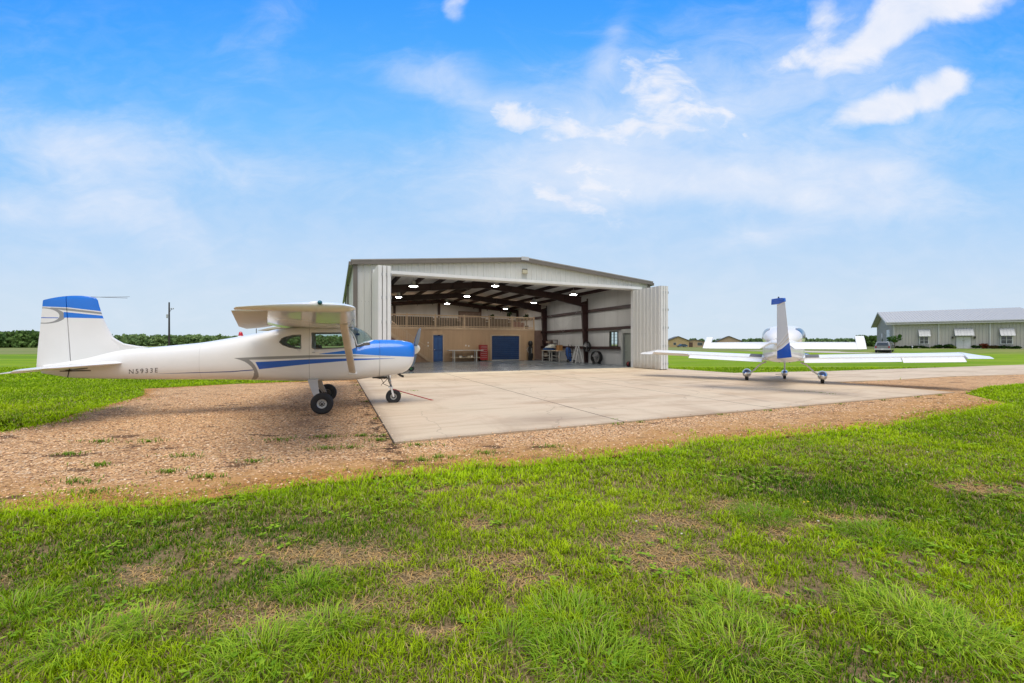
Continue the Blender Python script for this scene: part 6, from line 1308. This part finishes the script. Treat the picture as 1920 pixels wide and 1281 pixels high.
for x0, x1, z0, z1, k in ops:
    if k == 'w':
        mb = MB(); e = .12
        for a, b_, c_, d_ in ((x0-.02, x1+.02, z0-e, z0), (x0-.02, x1+.02, z1, z1+e), (x0-e, x0, z0-e, z1+e), (x1, x1+e, z0-e, z1+e)): mb.box((a, -.12, c_), (b_, -.02, d_))
        w = mb.build('window', simple('white_window_frame', (.66, .66, .64), .4), gbld); MB().box((x0, -.045, z0), (x1, -.02, z1)).build('pane', DGLASS, w); MB().box(((x0+x1)/2-.04, -.09, z0), ((x0+x1)/2+.04, -.046, z1)).box((x0, -.088, (z0+z1)/2-.03), ((x0+x1)/2-.041, -.046, (z0+z1)/2+.03)).box(((x0+x1)/2+.041, -.088, (z0+z1)/2-.03), (x1, -.046, (z0+z1)/2+.03)).build('muntin', simple('white_window_frame', (.66, .66, .64), .4), w)
    else:
        d_ = MB().box((x0+.05, -.06, z0), ((x0+x1)/2-.01, -.0, z1-.05)).box(((x0+x1)/2+.01, -.06, z0), (x1-.05, -.0, z1-.05)).build('double_door', simple('white_door_paint', (.66, .66, .65), .4), gbld); MB().box(((x0+x1)/2-.12, -.10, 1.9), ((x0+x1)/2+.12, -.061, 2.1)).build('door_handle', STEEL, d_)
        for lx in (x0-.4, x1+.4):
            l = MB().box((lx-.11, -.24, 2.35), (lx+.11, -.06, 2.7)).build('wall_lamp', DARKM, gbld, bevel=.02)
    mb = MB(); za = z1+.05; zb = za+1.2; y_ = -.85
    n = max(3, int((x1-x0+.7)/.38))
    mb.prism([(-.06, zb), (y_, za), (y_, za+.04), (-.06, zb+.04)], lambda y, z: (x0-.2, y, z), lambda y, z: (x1+.2, y, z))
    for k in range(n+1): x = x0-.2+k*(x1-x0+.4)/n; mb.prism([(-.06, zb+.041), (y_, za+.041), (y_, za+.09), (-.06, zb+.09)], lambda y, z: (x-.02, y, z), lambda y, z: (x+.02, y, z))
    aw = mb.build('awning', AW, gbld)
    for sx in (x0-.19, x1+.16): MB().prism([(-.06, za), (-.06, zb-.02), (y_+.02, za)], lambda y, z: (sx, y, z), lambda y, z: (sx+.03, y, z)).build('awning_side', AW, aw)
def G(a, b_, z=0.0): p = BC+BL*a+BG*b_; return Vector((p.x, p.y, float(ground_z(np.array([p.x]), np.array([p.y]))[0])+z))
def shrub(a, b_, r, h, cols, label, name='shrub'):
    q = thing(name, label, name.replace('_', ' '), G(a, b_), 0, 'shrubs along the grey building'); n = 7
    h *= .8; cs = [(RNG.normal()*r*.4, RNG.normal()*r*.3, h*(.30+.35*RNG.random())) for _ in range(n)]
    leaf_cloud('foliage', cs, [(r*.5, r*.45, h*.38)]*n, 90, .09, cols, q); mb = MB()
    for c_ in cs[:4]: mb.tube([(0, 0, 0), c_], .02, 5)
    mb.build('stems', BARK, q)
DG_ = [(.012, .032, .010), (.045, .085, .022)]; YG = [(.06, .10, .02), (.16, .22, .04)]; RD = [(.08, .02, .012), (.22, .06, .03)]
SH = [(0.26, .45, .55, DG_, 'low dark shrub nearest the left corner of the grey building'), (0.96, .4, .5, DG_, 'low dark shrub second from the left corner of the grey building'), (1.58, .5, .6, DG_, 'dark shrub just left of the left window'), (2.67, .7, .75, DG_, 'dark shrub below the left window'), (3.87, .75, .6, DG_, 'spreading shrub right of the left window'), (4.92, .55, .5, YG, 'yellow-green low shrub left of the middle downspout'),
      (5.76, .8, .8, DG_, 'dark shrub right of the middle downspout'), (6.71, .7, 1.15, DG_, 'tall dark shrub left of the double door'), (7.4, .55, .7, YG, 'yellow-green shrub touching the double door'), (9.97, .7, .7, DG_, 'dark shrub right of the double door'), (10.91, .6, 1.15, RD, 'reddish brown shrub near the right downspout'), (11.9, .8, .7, [(.04, .03, .015), (.10, .08, .03)], 'brownish spreading shrub left of the right window'), (12.99, .8, .7, DG_, 'dark shrub below the right window'), (14.28, .8, .6, DG_, 'dark shrub right of the right window')]
for a, r, h, c, l in SH: shrub(a, -.9, r, h, c, l)
tr = thing('small_tree', 'small leafy green tree at the left corner of the grey building', 'tree', G(.05, -1.6))
MB().tube([(0, 0, 0), (.05, 0, .7), (.0, .02, 1.3)], [.07, .05, .03], 8).tube([(.03, 0, .7), (.5, .1, 1.5)], [.04, .02], 6).tube([(.03, 0, .7), (-.5, -.1, 1.5)], [.04, .02], 6).build('trunk', BARK, tr)
leaf_cloud('crown', [(-.75, 0, 1.45), (.0, .1, 1.9), (.7, -.1, 1.75), (.95, 0, 2.15), (-.3, -.3, 1.4), (.35, .2, 1.3), (-.9, .1, 1.75)], [(.45, .45, .35), (.5, .5, .4), (.5, .45, .4), (.3, .3, .35), (.4, .4, .3), (.4, .4, .3), (.3, .3, .25)], 130, .09, [(.03, .09, .015), (.10, .20, .035)], tr)
gl_ = thing('garden_light', 'small white garden light standing in the grass before the grey building', 'light', G(2.0, -4.2)); MB().tube([(0, 0, 0), (0, 0, .35)], .03, 8).build('post', FARW, gl_); MB().lathe([(0, .35), (.11, .35), (.09, .46), (0, .5)], None, 12).build('cap', FARW, gl_)
# concrete drive beside the grey building
mb = MB(); p_ = [G(-1.5, -1), G(-1.5, 14), G(-12, 14), G(-13.0, -9), G(-3, -9)]
vs = [(p.x, p.y, .012) for p in ((Vector((52, 66, 0))), Vector((62.5, 63.5, 0)), Vector((64.5, 73, 0)), Vector((62, 90, 0)), Vector((50, 92, 0)))]
o = raw('driveway', vs, [(0, 1, 2, 3, 4)], simple('pale_drive_concrete', (.50, .44, .36), .8, var=.08), None); o.location.z = -.02; tag(o, kind='structure')

# ================================================================= PICKUP beside the building
pk = thing('pickup_truck', 'silver grey pickup truck with a cap on its bed parked beside the grey building', 'pickup truck', (61.4, 69.0, .0), radians(90-47))
SIL = simple('silver_car_paint', (.27, .28, .30), .3, metal=.4, coat=.6)
side = [(2.75, .55), (2.78, .95), (1.6, 1.12), (.95, 1.72), (-.3, 1.78), (-2.55, 1.80), (-2.75, 1.12), (-2.78, .50), (-2.1, .46), (-1.0, .42), (1.2, .42), (2.0, .46)]
mb = MB(); mb.prism([(x, z) for x, z in side if z < 1.2], lambda x, z: (x, -.98, z), lambda x, z: (x, .98, z)); body = mb.build('body', SIL, pk, bevel=.06)
mb = MB(); n = 4; P_ = [(1.55, 1.122), (.90, 1.74), (-2.50, 1.78), (-2.72, 1.122)]
vs = [(x, s_*(.95 if z < 1.2 else .76), z) for s_ in (-1, 1) for x, z in P_]; mb.add(vs, [(0, 1, 2, 3), (7, 6, 5, 4), (0, 4, 5, 1), (1, 5, 6, 2), (2, 6, 7, 3), (3, 7, 4, 0)]); cab = mb.build('cab_and_cap', SIL, pk, bevel=.05)
raw('rear_window', [(-2.735, -.72, 1.2), (-2.735, .72, 1.2), (-2.585, .62, 1.68), (-2.585, -.62, 1.68)], [(0, 1, 2, 3)], DGLASS, cab); raw('windscreen', [(1.50, -.78, 1.20), (1.50, .78, 1.20), (.99, .68, 1.69), (.99, -.68, 1.69)], [(3, 2, 1, 0)], DGLASS, cab)
for s_ in (-1, 1):
    for x0, x1, t0, t1 in ((1.28, .35, .86, .35), (.25, -.6, .25, -.6), (-.8, -2.4, -.8, -2.3)):
        raw('side_window', [(x0, s_*.955, 1.19), (x1, s_*.955, 1.19), (t1, s_*.800, 1.66), (t0, s_*.800, 1.66)], [(0, 1, 2, 3)], DGLASS, cab)
    MB().box((-2.80, s_*.80-.09, .78), (-2.745, s_*.80+.09, 1.10)).build('tail_light', simple('red_tail_light', (.30, .01, .01), .2), pk)
    for x in (-1.75, 1.75): wheel(pk, 'wheel', (x, s_*.86, .37), .37, .24, .21)
    MB().box((1.15, s_*.98-.0 if s_ < 0 else s_*.98, 1.14), (1.3, s_*1.16, 1.3)).build('mirror', BLACK, pk)
MB().box((-2.95, -.96, .50), (-2.79, .96, .70)).build('rear_bumper', ALU, pk, bevel=.02); MB().box((-2.962, -.16, .54), (-2.952, .16, .66)).build('licence_plate', FARW, pk); MB().box((-2.797, -.70, .76), (-2.785, .70, 1.08)).build('tailgate', simple('tailgate_silver', (.22, .23, .25), .3, metal=.4), pk); MB().box((-2.6, -.80, .28), (2.4, .80, .42)).build('chassis', BLACK, pk)

# ================================================================= FAR HOUSES, CAR, POLE
def house(x, y, w, d, h, rh, rz, wallc, label, wins=(), door=None):
    q = thing('house', label, 'house', (x, y, 0), rz); WM = simple('wall_%d' % int(x), wallc, .8, var=.08, vscale=1); RM = simple('dark_grey_shingles', (.10, .105, .12), .8, var=.15)
    wl = MB().prism([(-w/2, -.1), (w/2, -.1), (w/2, h), (0, h+rh), (-w/2, h)], lambda a, z: (a, -d/2, z), lambda a, z: (a, d/2, z)).build('wall', WM, q)
    for s_ in (-1, 1): MB().prism([(s_*(w/2+.4), h-.15), (0, h+rh+.03), (0, h+rh+.22), (s_*(w/2+.4), h+.05)], lambda a, z: (a, -d/2-.4, z), lambda a, z: (a, d/2+.4, z)).build('roof', RM, q)
    for a, z0, ww_, hh in wins:
        wi = MB().box((a-ww_/2-.08, -d/2-.06, z0-.08), (a+ww_/2+.08, -d/2-.005, z0+hh+.08)).build('window', LT, q); MB().box((a-ww_/2, -d/2-.08, z0), (a+ww_/2, -d/2-.062, z0+hh)).build('pane', DGLASS, wi)
    if door: MB().box((door[0]-door[1]/2, -d/2-.07, 0), (door[0]+door[1]/2, -d/2-.01, door[2])).build('door', simple('brown_garage_door', (.10, .06, .04), .6), q)
    return q
house(74.5, 190, 8.6, 14, 2.9, 1.75, radians(-14), (.42, .31, .15), 'tan house with a grey gable roof nearest the hangar door stack', [(-1.5, 1.0, 1.0, 1.0)])
house(83.5, 192, 10, 8, 2.3, 1.0, radians(-20), (.44, .33, .20), 'low tan house with dark openings, second from the hangar door stack', [(2.2, .8, 2.0, 1.2)], (-2.6, 3.6, 2.1))
house(98.0, 190, 9.5, 10, 2.7, 2.1, radians(-22), (.40, .30, .2), 'house with a dark gable roof peeking above the low-wing tail', [(0, 1, 1.2, 1)])
cr = thing('parked_car', 'small dark blue car parked before the tan house far away', 'car', (72.3, 178, 0), radians(190))
cb = simple('dark_blue_car_paint', (.03, .07, .13), .3, coat=.5)
MB().prism([(-2.1, .35), (2.1, .35), (2.15, .7), (1.3, .9), (.6, 1.4), (-1.0, 1.42), (-1.9, .95), (-2.15, .85)], lambda x, z: (x, -.85, z), lambda x, z: (x, .85, z)).build('body', cb, cr, bevel=.05)
MB().prism([(1.15, .92), (.58, 1.34), (-.95, 1.36), (-1.6, .95)], lambda x, z: (x, -.86, z), lambda x, z: (x, .86, z)).build('windows', DGLASS, cr)
for s_ in (-1, 1):
    for x in (-1.35, 1.35): wheel(cr, 'wheel', (x, s_*.78, .32), .32, .2, .18)
po = thing('utility_pole', 'tall dark utility pole with a small transformer, standing in the far field', 'pole', (-73.7, 90.0, 0))
MB().tube([(0, 0, -.2), (0, 0, 10.4)], [.20, .13], 12).build('pole', simple('dark_pole_wood', (.045, .035, .03), .9, var=.3, stretch=(1, 1, .1)), po)
MB().lathe([(0, 7.0), (.22, 7.0), (.22, 7.75), (.1, 7.85), (0, 7.85)], Matrix.Translation((-.2, -.2, 0)), 14).build('transformer', simple('grey_transformer', (.42, .43, .44), .4), po, 40)
MB().box((.0, -.04, 8.9), (.95, .04, 8.98)).bar((0, 0, 8.2), (.55, 0, 8.9), .05, .05).build('crossarm', DARKM, po)
for x, z in ((.45, 8.98), (.9, 8.98)): MB().lathe([(0, 0), (.07, 0), (.09, .1), (.05, .22), (0, .25)], Matrix.Translation((x, 0, z)), 10).build('insulator', LT, po, True)
bt = thing('field_tree', 'single small round tree standing in the field left of the low-wing canopy', 'tree', (145, 215, 0))
MB().tube([(0, 0, 0), (0, 0, 2.6)], [.25, .15], 8).build('trunk', BARK, bt); leaf_cloud('crown', [(0, 0, 4.3), (.9, 0, 3.7), (-.8, .3, 3.6), (0, 0, 3.0)], [(1.1, 1.1, 1.1)]*4, 160, .3, [(.015, .04, .012), (.05, .10, .03)], bt)
